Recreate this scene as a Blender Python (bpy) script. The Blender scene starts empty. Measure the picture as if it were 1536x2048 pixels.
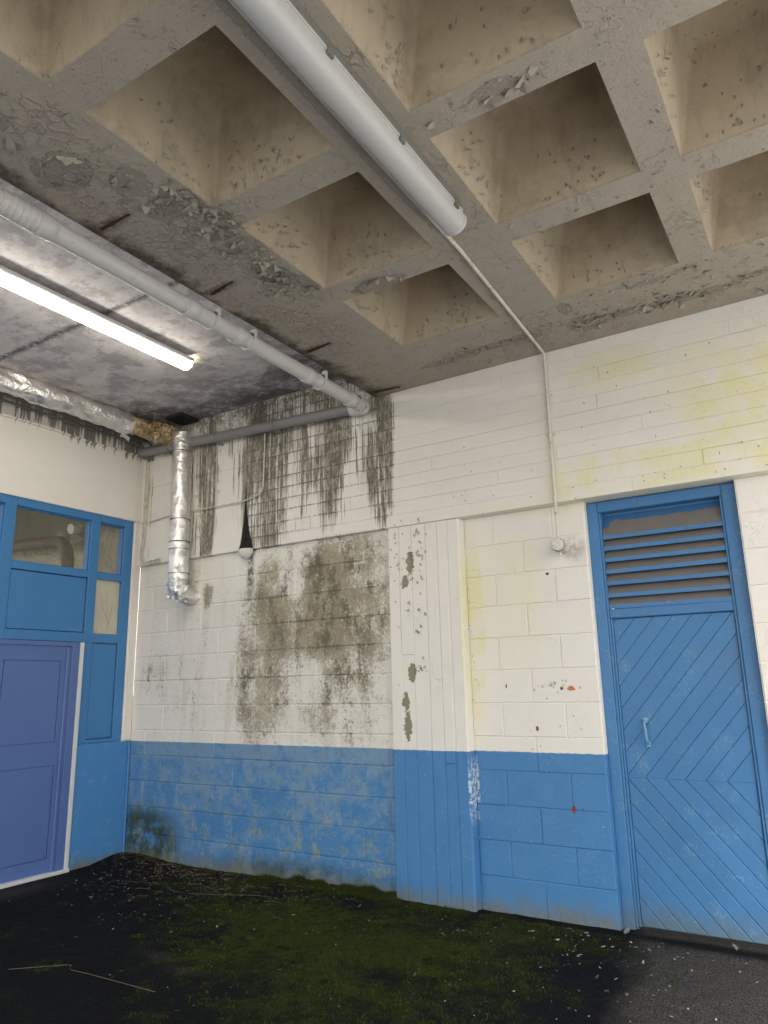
import bpy, math, random
import numpy as np
from mathutils import Vector, Matrix, noise as mn
random.seed(7); rng = np.random.default_rng(7)
S = bpy.context.scene
COL = S.collection

# ------------------------------------------------------------------ camera
cam_d = bpy.data.cameras.new("camera"); cam = bpy.data.objects.new("camera", cam_d); COL.objects.link(cam)
cam_d.sensor_fit = 'VERTICAL'; cam_d.sensor_height = 24.0; cam_d.lens = 1446.9 / 2048 * 24
cam_d.clip_start = .05; cam_d.clip_end = 1000
R = ((0.84675825, 0.53155166, -0.02129056), (-0.14140229, 0.1863103, -0.97226224), (-0.51284096, 0.82628161, 0.23292241))
cam.matrix_world = Matrix(((R[0][0], -R[1][0], -R[2][0], 5.944), (R[0][1], -R[1][1], -R[2][1], -4.871),
                           (R[0][2], -R[1][2], -R[2][2], 1.5), (0, 0, 0, 1)))
S.camera = cam
# ------------------------------------------------------------------ sky, sun, exposure
SUN_EL, SUN_AZ = math.radians(48), math.radians(150)      # azimuth clockwise from +y
W = bpy.data.worlds.new("World"); S.world = W; W.use_nodes = True
wn = W.node_tree; bg = wn.nodes["Background"]
sky = wn.nodes.new("ShaderNodeTexSky"); sky.sky_type = 'NISHITA'; sky.sun_disc = False
sky.sun_elevation = SUN_EL; sky.sun_rotation = SUN_AZ; sky.dust_density = 4; sky.ozone_density = .6
wm = wn.nodes.new("ShaderNodeMix"); wm.data_type = 'RGBA'; wm.inputs[0].default_value = .72
wm.inputs[7].default_value = (7.2, 7.2, 7.1, 1)                   # cloud cover over most of the sky
wn.links.new(sky.outputs[0], wm.inputs[6]); wn.links.new(wm.outputs[2], bg.inputs[0]); bg.inputs[1].default_value = .15
sd = bpy.data.lights.new("sun", 'SUN'); sd.energy = 1.2; sd.angle = math.radians(14); sd.color = (1, .95, .88)
so = bpy.data.objects.new("sun", sd); COL.objects.link(so)
dv = Vector((math.sin(SUN_AZ) * math.cos(SUN_EL), math.cos(SUN_AZ) * math.cos(SUN_EL), math.sin(SUN_EL)))
so.rotation_euler = dv.to_track_quat('Z', 'Y').to_euler()
S.view_settings.view_transform = 'Standard'; S.view_settings.look = 'None'; S.view_settings.gamma = 1
S.view_settings.use_curve_mapping = False; S.view_settings.exposure = 1.42
S.cycles.use_denoising = True; S.cycles.max_bounces = 8; S.cycles.diffuse_bounces = 5; S.cycles.use_adaptive_sampling = True; S.cycles.adaptive_threshold = .02; S.cycles.transparent_max_bounces = 12

# ------------------------------------------------------------------ shader writing helpers
NT = None
class V:
    def __init__(s, k): s.k = k
    def __add__(s, o): return M('ADD', s, o)
    __radd__ = __add__
    def __sub__(s, o): return M('SUBTRACT', s, o)
    def __rsub__(s, o): return M('SUBTRACT', o, s)
    def __mul__(s, o): return M('MULTIPLY', s, o)
    __rmul__ = __mul__
    def __truediv__(s, o): return M('DIVIDE', s, o)
def put(sock, v):
    if isinstance(v, V): NT.links.new(v.k, sock)
    elif isinstance(v, (tuple, list)):
        sock.default_value = tuple(v) + ((1,) if len(sock.default_value) == 4 and len(v) == 3 else ())
    else: sock.default_value = v
def M(op, a, b=0.0, c=0.0):
    n = NT.nodes.new("ShaderNodeMath"); n.operation = op
    put(n.inputs[0], a); put(n.inputs[1], b); put(n.inputs[2], c); return V(n.outputs[0])
def clamp(a): return M('MINIMUM', M('MAXIMUM', a, 0.0), 1.0)
def mx(a, b): return M('MAXIMUM', a, b)
def ss(a, lo, hi):
    n = NT.nodes.new("ShaderNodeMapRange"); n.interpolation_type = 'SMOOTHSTEP'
    if lo > hi:
        put(n.inputs[0], a); n.inputs[1].default_value = hi; n.inputs[2].default_value = lo
        n.inputs[3].default_value = 1; n.inputs[4].default_value = 0
    else:
        put(n.inputs[0], a); n.inputs[1].default_value = lo; n.inputs[2].default_value = hi
    return V(n.outputs[0])
def vec(x, y, z):
    n = NT.nodes.new("ShaderNodeCombineXYZ"); put(n.inputs[0], x); put(n.inputs[1], y); put(n.inputs[2], z); return V(n.outputs[0])
def VM(op, a, b):
    n = NT.nodes.new("ShaderNodeVectorMath"); n.operation = op; put(n.inputs[0], a); put(n.inputs[1], b); return V(n.outputs[0])
def off(P, x, y, z): return VM('ADD', P, (x, y, z))
def warp(P, scale, amt, detail=3.0):
    n = NT.nodes.new("ShaderNodeTexNoise"); put(n.inputs['Vector'], P); n.inputs['Scale'].default_value = scale; n.inputs['Detail'].default_value = detail
    return VM('ADD', P, VM('MULTIPLY', VM('SUBTRACT', V(n.outputs[1]), (.5, .5, .5)), (amt, amt, amt)))
def noise(v, scale, detail=3.0, rough=.55, dist=0.0):
    n = NT.nodes.new("ShaderNodeTexNoise"); put(n.inputs['Vector'], v); n.inputs['Scale'].default_value = scale
    n.inputs['Detail'].default_value = detail; n.inputs['Roughness'].default_value = rough; n.inputs['Distortion'].default_value = dist
    return V(n.outputs[0])
def voro(v, scale, feat='F1', out=0, rnd=1.0):
    n = NT.nodes.new("ShaderNodeTexVoronoi"); n.feature = feat; put(n.inputs['Vector'], v); n.inputs['Scale'].default_value = scale
    n.inputs['Randomness'].default_value = rnd
    return V(n.outputs[out])
def mix(f, a, b):
    n = NT.nodes.new("ShaderNodeMix"); n.data_type = 'RGBA'; put(n.inputs[0], f); put(n.inputs[6], a); put(n.inputs[7], b); return V(n.outputs[2])
def bump(h, strength=.5, dist=.01, prev=None):
    n = NT.nodes.new("ShaderNodeBump"); put(n.inputs['Height'], h); n.inputs['Strength'].default_value = strength
    n.inputs['Distance'].default_value = dist
    if prev is not None: put(n.inputs['Normal'], prev)
    return V(n.outputs[0])
def attr(name):
    n = NT.nodes.new("ShaderNodeAttribute"); n.attribute_name = name; return V(n.outputs['Fac'])
class Mat:
    def __init__(s, name):
        global NT
        s.m = bpy.data.materials.new(name); s.m.use_nodes = True; NT = s.nt = s.m.node_tree
        s.b = NT.nodes["Principled BSDF"]; s.b.inputs['Specular IOR Level'].default_value = .3
        g = NT.nodes.new("ShaderNodeNewGeometry"); s.P = V(g.outputs[0]); s.back = V(g.outputs['Backfacing'])
        sp = NT.nodes.new("ShaderNodeSeparateXYZ"); NT.links.new(g.outputs[0], sp.inputs[0])
        s.x, s.y, s.z = [V(k) for k in sp.outputs]
        sn = NT.nodes.new("ShaderNodeSeparateXYZ"); NT.links.new(g.outputs['True Normal'], sn.inputs[0])
        s.nx, s.ny, s.nz = [V(k) for k in sn.outputs]
        oi = NT.nodes.new("ShaderNodeObjectInfo"); s.rnd = V(oi.outputs['Random'])
        tc = NT.nodes.new("ShaderNodeTexCoord"); s.O = V(tc.outputs['Object'])
    def set(s, color=None, rough=.7, normal=None, metal=0.0, **k):
        if color is not None: put(s.b.inputs['Base Color'], color)
        put(s.b.inputs['Roughness'], rough); put(s.b.inputs['Metallic'], metal)
        if normal is not None: put(s.b.inputs['Normal'], normal)
        for a, v in k.items(): put(s.b.inputs[a.replace('_', ' ')], v)
        return s.m
def blob(a, b, ca, cb, ra, rb):
    u = (a - ca) * (1 / ra); v = (b - cb) * (1 / rb)
    return ss(u * u + v * v, 1.0, 0.0)
def patch(a, b, w, ca, cb, ra, rb, soft=.12, jag=3.2):          # hard edged irregular patch, w = noise about .5
    u = (a - ca) * (1 / ra); v = (b - cb) * (1 / rb)
    return ss(u * u + v * v + (w - .5) * jag, 1.0, 1.0 - soft)
def many(fn, lst):
    r = None
    for t in lst:
        k = fn(*t); r = k if r is None else mx(r, k)
    return r

MA = {}
# ---- painted masonry of the end wall and the side wall
PEEL = [(3.18, 2.42, .035, .09), (3.13, 2.27, .03, .05), (3.17, 1.585, .034, .075), (3.11, 1.38, .03, .075), (3.12, 1.20, .032, .12), (3.25, 1.62, .015, .02)]
RED = [(4.24, 2.24, .018, .014), (3.88, 1.475, .011, .026), (4.28, 1.455, .02, .016), (4.09, 1.19, .014, .02), (4.30, .685, .02, .035), (4.36, .69, .008, .014)]
def wall_paint(name, rough_amt, right=False):
    m = Mat(name); P, x, y, z = m.P, m.x, m.y, m.z
    nA = noise(P, 1.6, 4, .6); nB = noise(P, 7, 5, .65); nC = noise(P, 38, 4, .7); nD = noise(P, 130, 2, .6)
    wob = noise(P, 22, 5, .65)
    cream = mix(nB, (.765, .72, .67), (.85, .825, .785))
    cream = mix(m.rnd * .35, cream, (.80, .76, .68))
    # blue dado, faded and mottled on the left bay
    lft = ss(x, 2.99, 2.95)
    blue = mix(nB, (.055, .19, .41), (.085, .25, .49))
    pale = ss(noise(P, 5.5, 6, .75) + .12 * ss(z, .3, 1.0) + (nC - .5) * .35 + (m.rnd - .5) * .08, .46, .68) * lft
    blue = mix(pale * .75, blue, (.22, .33, .43))
    fleck = ss(noise(P, 70, 3, .75), .60, .68) * ss(nB, .42, .6) * lft
    blue = mix(fleck * .7, blue, (.45, .50, .52))
    yel = ss(noise(off(P, 3.1, 0.0, 0.0), 5.0, 6, .75) + (nC - .5) * .3, .50, .64) * ss(z, .72, .25) * lft
    blue = mix(yel * .72, blue, (.30, .33, .20))
    mossc = clamp(blob(x, z, .24, .15, .62, .42) * 1.2 + blob(x, z, 2.1, .02, 1.3, .20) * .9) * ss(nB + nC * .4, .52, .78)
    blue = mix(mossc * .9, blue, (.035, .05, .012))
    bl = ss(z + (wob - .5) * .012, 1.038, 1.032)
    # ---- stains
    # yellow algae on the upper right
    al = clamp(blob(x, z, 6.0, 3.12, .85, .45) * 1.7 + blob(x, z, 5.6, 2.86, 1.3, .16) * 1.3 + blob(x, z, 4.75, 2.88, .6, .2) + blob(x, z, 4.85, 3.62, .38, .2) * .7 + blob(x, z, 5.6, 3.4, .6, .4) * .5
               + blob(x, z, 3.66, 1.9, .10, .95) * 1.1 * right + blob(x, z, 3.95, 2.1, .35, .7) * .42 * right + blob(x, z, 4.45, 2.72, 1.0, .09) * .5 + .10)
    al = clamp(al * ss(nB * .7 + nA * .5, .42, .70))
    cream = mix(al * .82, cream, (.76, .72, .42))
    spk = ss(nD, .63, .70) * ss(nC, .47, .6) * ss(al, .42, .75)
    cream = mix(spk * .8, cream, (.16, .17, .06))
    # brown mould on the block bay
    mfield = (blob(x, z, 1.62, 1.75, .40, 1.25) * .95 + blob(x, z, 2.62, 2.2, .66, .85) * 1.05 + blob(x, z, 2.1, 2.25, .62, .65) * .85 + blob(x, z, 2.15, 1.6, .45, .6) * .5
              + blob(x, z, 2.55, 1.3, .55, .46) * .62 + blob(x, z, .98, 2.35, .12, .16) * .9 + blob(x, z, .95, 2.1, .07, .4) * .55
              + blob(x, z, .55, 1.6, .5, .35) * .35 + blob(x, z, .95, 1.35, .7, .3) * .32 + blob(x, z, .2, 1.9, .3, .9) * .25 + blob(x, z, .72, 2.5, .16, .35) * .8)
    vert = noise(vec(x * 10.0, y, z * 1.6), 1.0, 5, .65); nE = noise(P, 50, 4, .75); nF = noise(P, 3.0, 5, .65)
    hole = blob(x, z, 2.20, 1.50, .16, .25) * .2 + blob(x, z, 2.02, 2.33, .12, .14) * .5
    mm = mfield * 1.0 - hole + (nB - .5) * 1.0 + (nF - .5) * 1.5 + (vert - .5) * 1.2 + (m.rnd - .5) * .15
    inl = ss(z, 2.75, 2.70) * lft
    soft = ss(mm, .0, 1.35); grain = ss(nE + (soft - .5) * .30, .44, .58)
    mould = soft * (.34 + grain * .66) * inl
    mcol = mix(ss(nA, .38, .62), (.40, .325, .20), (.36, .335, .20)); mcol = mix(grain * .55, mcol, (.22, .18, .105)); mcol = mix(ss(nF, .45, .62) * .4, mcol, (.17, .14, .085))
    cream = mix(mould * .88, cream, mcol)
    jz = ss(M('ABSOLUTE', M('FRACT', z / .2267) - .5), .43, .5)
    dkf = noise(vec(x * 6.5, y, z * 3.4), 1.0, 6, .72)
    dk = ss(dkf * 1.5 + mfield * .17 + (nE - .5) * .55 + (vert - .5) * .5 + jz * .06 - hole * .3, .93, 1.13) * ss(mfield, .1, .4) * inl
    cream = mix(dk * .75, cream, mix(nE, (.05, .045, .03), (.17, .15, .10)))
    pit = ss(nE, .57, .64) * ss(nC + mfield * .12, .52, .60) * inl
    cream = mix(pit * .55, cream, (.16, .135, .10))
    cream = mix(ss(noise(vec(x * 5.0, y, z * .8), 1.0, 3, .6), .50, .68) * inl * .30, cream, (.52, .48, .36))
    # black drips under the pipe
    bw = .1036
    zz = (z - 2.72) / bw; fr = 1.0 - M('FRACT', zz)
    reg = clamp(blob(x, z, 2.2, 3.95, 1.7, 1.35) * .60 + blob(x, z, 2.0, 3.0, .9, .45) * .22 + blob(x, z, .92, 3.4, .26, 1.0) * .85 + blob(x, z, 2.93, 3.35, .16, .95) * 1.2 + blob(x, z, 1.68, 3.3, .34, 1.1) * .85
                + blob(x, z, .15, 3.3, .07, .7) * .6 + blob(x, z, 1.0, 3.1, .08, .6) * .5 + blob(x, z, 2.42, 3.4, .2, .8) * .5)
    reg = reg * ss(x + (nC - .5) * .2, 3.14, 3.02) * ss(z, 2.70, 2.74)
    rown = noise(vec(x * 22.0, M('FLOOR', zz) * 3.7, 0.0), 1.0, 4, .75)
    sh = ss((rown - .50) * 3.2 + (reg - .5) * 1.2 - fr * 1.0, .0, .3) * ss(noise(vec(x * 3.0, 0.0, z * 2.4), 1.0, 3, .6) + reg * .25, .50, .66)
    s2 = noise(vec(x * 2.7, y, z * 1.0), 1.0, 3, .6)
    s1 = noise(vec(x * 21.0, y, z * .7), 1.0, 3, .6); s3 = noise(vec(x * 52.0, y, z * 1.3), 1.0, 3, .6)
    rg = (reg - .58) * .26 + (s2 - .5) * .62
    wide = ss(noise(vec(x * 8.5, y, z * .55), 1.0, 3, .6) + rg, .46, .64)
    lng = ss(s1 + rg, .565, .62); thin = ss(s3 + rg * .8, .56, .595)
    jl = ss(fr, .88, .97) * ss(nC + reg * .22 + (s2 - .5) * .4, .56, .64) * ss(x, 1.42, 1.5)
    drip = clamp(mx(mx(lng * .85, thin), mx(sh * .35, jl))) * ss(reg, .08, .35)
    cream = mix(wide * ss(reg, .1, .5) * .38, cream, mix(nB, (.40, .34, .22), (.30, .29, .19)))
    vf = noise(vec(x * 90.0, y, z * 22.0), 1.0, 3, .7); vg = noise(vec(x * 30.0, y, z * 9.0), 1.0, 4, .7)
    cream = mix(drip * (.45 + .55 * ss(vf * .5 + vg * .6, .42, .62)) * .93, cream, mix(vg, (.035, .032, .02), (.17, .145, .09)))
    top = ss(z + (nB - .5) * .9, 3.70, 4.15) * ss(x, 2.98, 2.9) * ss(x, .08, .12) * ss(nC + nB * .5, .55, .8)
    cream = mix(top * .8, cream, (.09, .08, .06))
    # soot plume over the broken lamp
    w = (z - 2.72) * (1 / .62)
    half = (1.0 - w) * (1.0 - w) * .085
    pl = ss(M('ABSOLUTE', x - 1.47 + w * .02) - half + (wob - .5) * .02, .008, -.004) * ss(z, 2.70, 2.73) * ss(w, 1.02, .95)
    cream = mix(pl, cream, (.018, .018, .016))
    pb = blob(x, z, 1.5, 2.5, .055, .26) * ss(nC, .35, .55)
    cream = mix(pb * .85, cream, (.06, .055, .04))
    # drips on the side wall
    sdn = noise(vec(y * 26.0, 3.0, z * .35), 1.0, 3, .6); sdm = noise(vec(y * 5.0, 1.0, 0.0), 1.0, 2, .5); sx = ss(x, .08, .04)
    sd_ = ss(sdn + (sdm - .5) * .55 + ss(z, 3.78, 4.0) * .14 + blob(y, z, -.45, 3.95, .75, .9) * .05, .605, .64) * ss(z + (sdn - .5) * .2, 3.80, 3.86) * sx
    sd_ = mx(sd_, ss(z + (nC - .5) * .10, 3.99, 4.06) * sx)
    cream = mix(sd_ * .85, cream, (.09, .085, .065))
    gr = ss(x, .06, .04) * ss(z + (nB - .5) * .3, 3.5, 3.85) * .15
    cream = mix(gr, cream, (.42, .38, .33))
    # knocks through to the brick and to bare concrete
    cell = NT.nodes.new("ShaderNodeSeparateXYZ"); NT.links.new(voro(warp(P, 60, .012, 4), 52, 'F1', 2).k, cell.inputs[0]); qx, qz = V(cell.outputs[0]), V(cell.outputs[2])
    red = many(lambda a, b, c, d: patch(x, z, wob, a, b, c * .72, d * .72, .3, 4.5), RED) * ss(x, 3.7, 3.75)
    pee = many(lambda a, b, c, d: patch(qx, qz, .5, a, b, c, d), PEEL) * ss(y, -.03, -.036)
    chip = ss(noise(P, 48, 3, .6), .70, .715) * ss(noise(off(P, 9.0, 0.0, 0.0), 3, 2, .5), .5, .62)
    cream = mix(chip * .8, cream, (.30, .28, .24))
    # grey dust and dirt round the junction box
    cream = mix(blob(x, z, 4.44, 2.40, .11, .12) * ss(nC * .6 + nB * .5, .42, .62) * .5 * ss(y, .0, .025), cream, (.25, .22, .19))
    base = mix(bl, cream, blue)
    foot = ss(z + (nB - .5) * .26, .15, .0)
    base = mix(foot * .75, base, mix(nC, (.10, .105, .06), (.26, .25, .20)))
    scuff = ss(z, .0, .4) * ss(noise(P, 90, 2, .5), .70, .74) * bl
    base = mix(scuff * .6, base, (.55, .56, .54))
    edge = blob(x, z, 3.615, .78, .03, .28) * ss(nC, .47, .55) * right
    base = mix(edge, base, (.62, .66, .68))
    base = mix(pee, base, (.27, .255, .17))
    redc = mix(ss(blob(x, z, 4.335, 1.455, .04, .06), .1, .3), (.24, .05, .045), (.62, .20, .075))
    base = mix(mx(red, patch(x, z, wob, 4.345, 1.452, .026, .018, .2, 3.5)), base, redc)
    h = noise(P, 60, 4, .65) * rough_amt + nC * .6 * rough_amt + nD * rough_amt * .8 - mx(pee, red) * .8 - chip * .5 + blob(x, z, 3.62, 1.8, .1, 1.4) * nC
    nrm = bump(h, .55, .007)
    crk = ss(voro(warp(P, 9, .12), 9, 'DISTANCE_TO_EDGE'), .012, .0) * ss(noise(off(P, 0.0, 0.0, 5.0), 2.4, 2, .5), .52, .60)
    nrm = bump(crk * -1.0, .6, .004, nrm)
    rgh = mix(bl, (.8, .8, .8), (.48, .48, .48))
    return m.set(base, mix(mould, rgh, (.9, .9, .9)), nrm)
MA['block'] = wall_paint("painted blockwork", 1.0)
MA['blockr'] = wall_paint("painted blockwork right bay", .55, True)
MA['board'] = wall_paint("painted board marked concrete", .32, True)

# ---- waffle soffit
EXPO = [(3.17, -3.17, .16, .12), (3.40, -2.72, .16, .10), (3.47, -2.52, .13, .12), (3.36, -2.95, .1, .1), (3.45, -2.25, .13, .10), (3.40, -1.95, .10, .16), (3.50, -1.78, .08, .1),
        (3.86, -1.53, .17, .07), (4.16, -.37, .25, .05), (3.75, -.33, .25, .045), (4.95, -.32, .3, .05), (5.45, -.30, .25, .05), (4.76, -.32, .12, .12),
        (5.05, -2.5, .10, .06), (4.71, -.60, .05, .08), (3.15, -3.55, .14, .08), (5.25, -.62, .12, .03), (3.18, -2.45, .05, .04), (5.85, -.35, .2, .04), (4.40, -3.0, .02, 1.2)]
m = Mat("peeling soffit paint"); P, x, y, z = m.P, m.x, m.y, m.z
nA = noise(P, 1.7, 4, .6); nB = noise(P, 8, 5, .7); nC = noise(P, 40, 4, .7); wob = noise(P, 17, 5, .75)
c = mix(nB, (.335, .295, .235), (.45, .405, .33)); c = mix(ss(nA, .3, .7) * .5, c, (.37, .32, .28))
ex = clamp(many(lambda a, b, cc, d: patch(x, y, wob, a, b, cc, d, .08, 2.4), EXPO))
bord = ss(noise(off(P, 2.0, 0.0, 0.0), 11, 5, .75) + blob(x, y, 3.35, -2.4, .3, 1.2) * .12 + ss(y, -.75, -.2) * .03, .645, .66)
ex2 = clamp(ex + bord * .8)
c = mix(ex2 * .55, c, mix(nC, (.19, .17, .145), (.31, .28, .235)))
edge = ss(x + (nB - .5) * .26 + (nA - .5) * .3 + (nC - .5) * .1, 3.02, 2.90) * ss(nA, .15, .45)
c = mix(edge * .92, c, mix(nC, (.022, .022, .018), (.07, .065, .05)))
eb = ss(x + (nB - .5) * .5, 3.35, 3.0) * ss(nC, .4, .6)
c = mix(eb * .35, c, (.19, .155, .125))
rust = many(lambda yy: blob(x, y + (nC - .5) * .05, 3.0, yy, .26, .05), [(-2.8,), (-2.03,), (-1.065,), (-.15,)]) * ss(nC, .3, .55)
c = mix(rust * .7, c, (.07, .035, .025))
c = mix(ss(noise(P, 75, 2, .5), .68, .72) * .6, c, (.13, .11, .09))
cr2 = voro(warp(P, 13, .10), 15, 'DISTANCE_TO_EDGE'); crm = ss(noise(off(P, 4.0, 1.0, 0.0), 2.3, 4, .65) + blob(x, y, 3.3, -2.2, .5, 1.8) * .10 + ss(y, -.7, -.3) * .06, .56, .66)
c = mix(ss(cr2, .03, .0) * crm * .30, c, (.17, .15, .12))
h = nC * .35 + noise(P, 110, 3, .6) * .3 + nB * .9 - ex2 * 1.2 + ss(cr2, .22, .03) * crm * .35 - ss(cr2, .025, .0) * crm * 1.0
crk = ss(voro(warp(P, 7, .25), 5, 'DISTANCE_TO_EDGE'), .006, .0) * ss(noise(off(P, 0.0, 7.0, 0.0), 1.6, 2, .5), .5, .58)
MA['soffit'] = m.set(c, .85, bump(h - crk * 1.0, .75, .012))
# ---- inside the coffers
m = Mat("cream coffer paint"); P, z = m.P, m.z
nB = noise(P, 5, 4, .65); nC = noise(P, 45, 4, .7)
c = mix(nB, (.39, .325, .235), (.51, .435, .325))
gash = ss(noise(vec(m.x * 1.0, m.y * 1.0, z * .55), 42, 3, .6), .655, .675) * ss(noise(off(P, 0.0, 4.0, 0.0), 2.6, 3, .6) + ss(z, 4.0, 3.86) * .10, .54, .64)
c = mix(gash * .8, c, (.10, .08, .06))
c = mix(ss(noise(P, 12, 5, .7), .62, .68) * .35, c, (.28, .22, .15))
c = mix(ss(noise(P, 3.3, 6, .72), .48, .66) * .40, c, (.24, .20, .145)); c = mix(ss(noise(vec(m.x * 14.0, m.y * 14.0, z * 2.5), 1.0, 4, .7), .55, .68) * .22, c, (.22, .185, .14))
lip = ss(z, 3.875, 3.862) * ss(nC, .35, .55)
c = mix(lip * .6, c, (.28, .25, .2))
MA['coffer'] = m.set(c, .85, bump(nC * .4 + nB * .6 - gash * 1.5, .5, .008))
# ---- left slab
m = Mat("damp slab paint"); P, x, y = m.P, m.x, m.y
nA = noise(P, 1.3, 4, .6); nB = noise(vec(x * .7, y * 1.2, 0.0), 5, 6, .72, .4); nC = noise(P, 30, 4, .7)
c = mix(ss(nB, .35, .65), (.72, .68, .67), (.56, .52, .52))
c = mix(ss(noise(off(P, 5.0, 0.0, 0.0), 9, 6, .75), .56, .60) * .30, c, (.28, .235, .22))
c = mix(ss(noise(P, 3.2, 6, .75), .50, .57) * .5, c, (.25, .24, .245))
dm = clamp(ss(y + (nB - .5) * .9, -.85, -.05) + blob(x, y, .3, -.2, .7, .9) * .8 + blob(x, y, 2.6, -.5, .5, .9) * .6) * ss(nC * .6 + nB * .6, .42, .66)
c = mix(dm * .8, c, (.085, .08, .078))
jl = ss(M('ABSOLUTE', y + 1.93 + (nC - .5) * .10), .05, .0) * ss(nC, .3, .5)
c = mix(jl * .8, c, (.06, .045, .04))
MA['slab'] = m.set(c, .8, bump(nC * .4 + nB * .6, .5, .008))
# ---- asphalt
m = Mat("damp shade-toned asphalt"); P, x, y = m.P, m.x, m.y
nA = noise(P, 1.8, 4, .6); nB = noise(P, 9, 5, .7); nC = noise(P, 160, 2, .6); vc = voro(P, 130, 'F1', 1)
grit = ss(voro(P, 170, 'F1', 0), .55, .15)
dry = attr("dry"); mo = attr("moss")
damp = mix(nB, (.003, .0033, .004), (.010, .0098, .0095)); dr = mix(ss(noise(P, 95, 3, .7), .38, .62), (.022, .021, .020), (.115, .108, .10))  # damp tone taken near black, with the near-camera shade put into the colour
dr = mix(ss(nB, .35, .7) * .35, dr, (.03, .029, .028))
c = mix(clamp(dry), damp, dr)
c = mix(grit * .45 * (1.0 - clamp(mo)), c, mix(clamp(dry), (.035, .035, .034), (.14, .13, .12)))
c = mix(clamp(mo) * ss(nB + nC * .3, .42, .7) * .9, c, mix(nB, (.010, .019, .003), (.070, .090, .008)))
sp = ss(noise(P, 210, 1, .5), .735, .76)
c = mix(sp * .7, c, (.28, .28, .24))
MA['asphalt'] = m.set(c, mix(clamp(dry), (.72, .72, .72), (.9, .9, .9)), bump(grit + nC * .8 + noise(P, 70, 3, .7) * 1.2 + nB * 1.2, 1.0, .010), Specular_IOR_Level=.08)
# ---- simple families
def paint(name, a, b, rough=.45, sc=9, bs=.15, wear=None, wcol=(.4, .42, .42), spec=.35, stretch=(1., 1., 1.), rndk=.16):
    m = Mat(name); P = vec(m.x * stretch[0], m.y * stretch[1], m.z * stretch[2])
    n1 = noise(P, sc, 5, .65); n2 = noise(m.P, 70, 3, .7)
    c = mix(n1, a, b)
    if wear: c = mix(ss(n2 * .6 + noise(m.P, 6, 4, .7) * .6, wear, wear + .05) * .7, c, wcol)
    c = mix(m.rnd * rndk, c, tuple(k * .72 for k in a))
    return m, c, n1, n2, rough, bs, spec
def fin(t, c=None):
    m, c0, n1, n2, rough, bs, spec = t
    return m.set(c if c is not None else c0, mix(n1, (rough - .08,) * 3, (rough + .12,) * 3), bump(n1 * .5 + n2 * .5, bs, .004), Specular_IOR_Level=spec)
t = paint("weathered blue gloss", (.048, .17, .37), (.072, .225, .455), .42, 7, .35, .68, (.17, .31, .42), rndk=.22)
m = t[0]; c = t[1]; z = m.z
c = mix(ss(z + (t[2] - .5) * .35, .22, .02) * .6, c, (.12, .14, .11))
c = mix(ss(noise(m.P, 33, 3, .6), .71, .73) * .8, c, (.32, .30, .24))
c = mix(ss(noise(off(m.P, 1.0, 0.0, 0.0), 2.6, 4, .7), .45, .7) * ss(z, 1.0, 1.8) * .3, c, (.10, .17, .26))
MA['doorblue'] = fin(t, c)
m = Mat("louvre underside"); nb = noise(m.P, 9, 4, .6)
bare = clamp(ss(noise(off(m.P, 0.0, 0.0, 3.0), 6, 4, .6) - ss(m.z, 2.555, 2.60) * .35 - ss(m.x, 4.72, 4.66) * ss(m.z, 2.5, 2.56) * .3, .31, .34))
MA['louvre'] = m.set(mix(bare, (.045, .14, .30), mix(nb, (.15, .135, .125), (.205, .185, .17))), .75)
t = paint("blue screen paint", (.048, .185, .42), (.068, .23, .49), .40, 5, .2, .74, (.2, .35, .5)); MA['screen'] = fin(t)
t = paint("bright blue plinth paint", (.06, .22, .50), (.09, .28, .57), .5, 6, .25, .68, (.22, .36, .55), stretch=(1., 2., .5))
m = t[0]; MA['plinth'] = fin(t, mix(ss(m.z + (t[2] - .5) * .3, .12, .0) * .8, t[1], (.16, .17, .13)))
t = paint("violet blue door", (.09, .155, .37), (.11, .18, .42), .33, 3, .04, .735, (.2, .26, .45)); MA['violet'] = fin(t)
t = paint("chipped handle paint", (.12, .28, .42), (.20, .38, .52), .35, 30, .2, .66, (.35, .45, .5)); MA['handle'] = fin(t)
t = paint("white trim", (.60, .60, .60), (.72, .72, .72), .4, 9, .08); MA['trim'] = fin(t)
t = paint("grey plastic pipe", (.54, .53, .51), (.64, .63, .61), .38, 10, .12, .72, (.22, .2, .18)); MA['pipe'] = fin(t)
t = paint("painted grey waste pipe", (.21, .205, .20), (.28, .27, .265), .45, 10, .15, .72, (.14, .12, .11)); MA['pipedark'] = fin(t)
t = paint("cream painted conduit", (.62, .57, .47), (.74, .70, .61), .5, 14, .25, .66, (.25, .22, .17)); MA['conduit'] = fin(t)
t = paint("dark cable", (.09, .088, .085), (.17, .165, .16), .5, 20, .2); MA['cable'] = fin(t)
t = paint("foam insulation", (.42, .31, .17), (.60, .48, .30), .95, 30, 1.0); MA['foam'] = fin(t)
t = paint("rust", (.022, .012, .009), (.065, .034, .024), .9, 25, 1.0); MA['rust'] = fin(t)
t = paint("loose paint flake", (.31, .285, .235), (.43, .40, .335), .75, 20, .2); MA['flake'] = fin(t)
t = paint("opal diffuser", (.50, .50, .485), (.57, .57, .55), .30, 5, .05, .80, (.3, .28, .24), .5); MA['opal'] = fin(t)
t = paint("grey steel batten", (.14, .145, .13), (.24, .24, .215), .5, 9, .3, .68, (.1, .06, .04)); MA['batten'] = fin(t)
t = paint("bulkhead lamp", (.66, .64, .58), (.76, .74, .68), .45, 14, .2, .7, (.3, .28, .2)); MA['bulk'] = fin(t)
t = paint("dead twig", (.10, .085, .06), (.24, .21, .155), .8, 20, .3); MA['twig'] = fin(t)
t = paint("pale chip", (.28, .27, .24), (.50, .49, .45), .8, 20, .3); MA['chip'] = fin(t)
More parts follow.
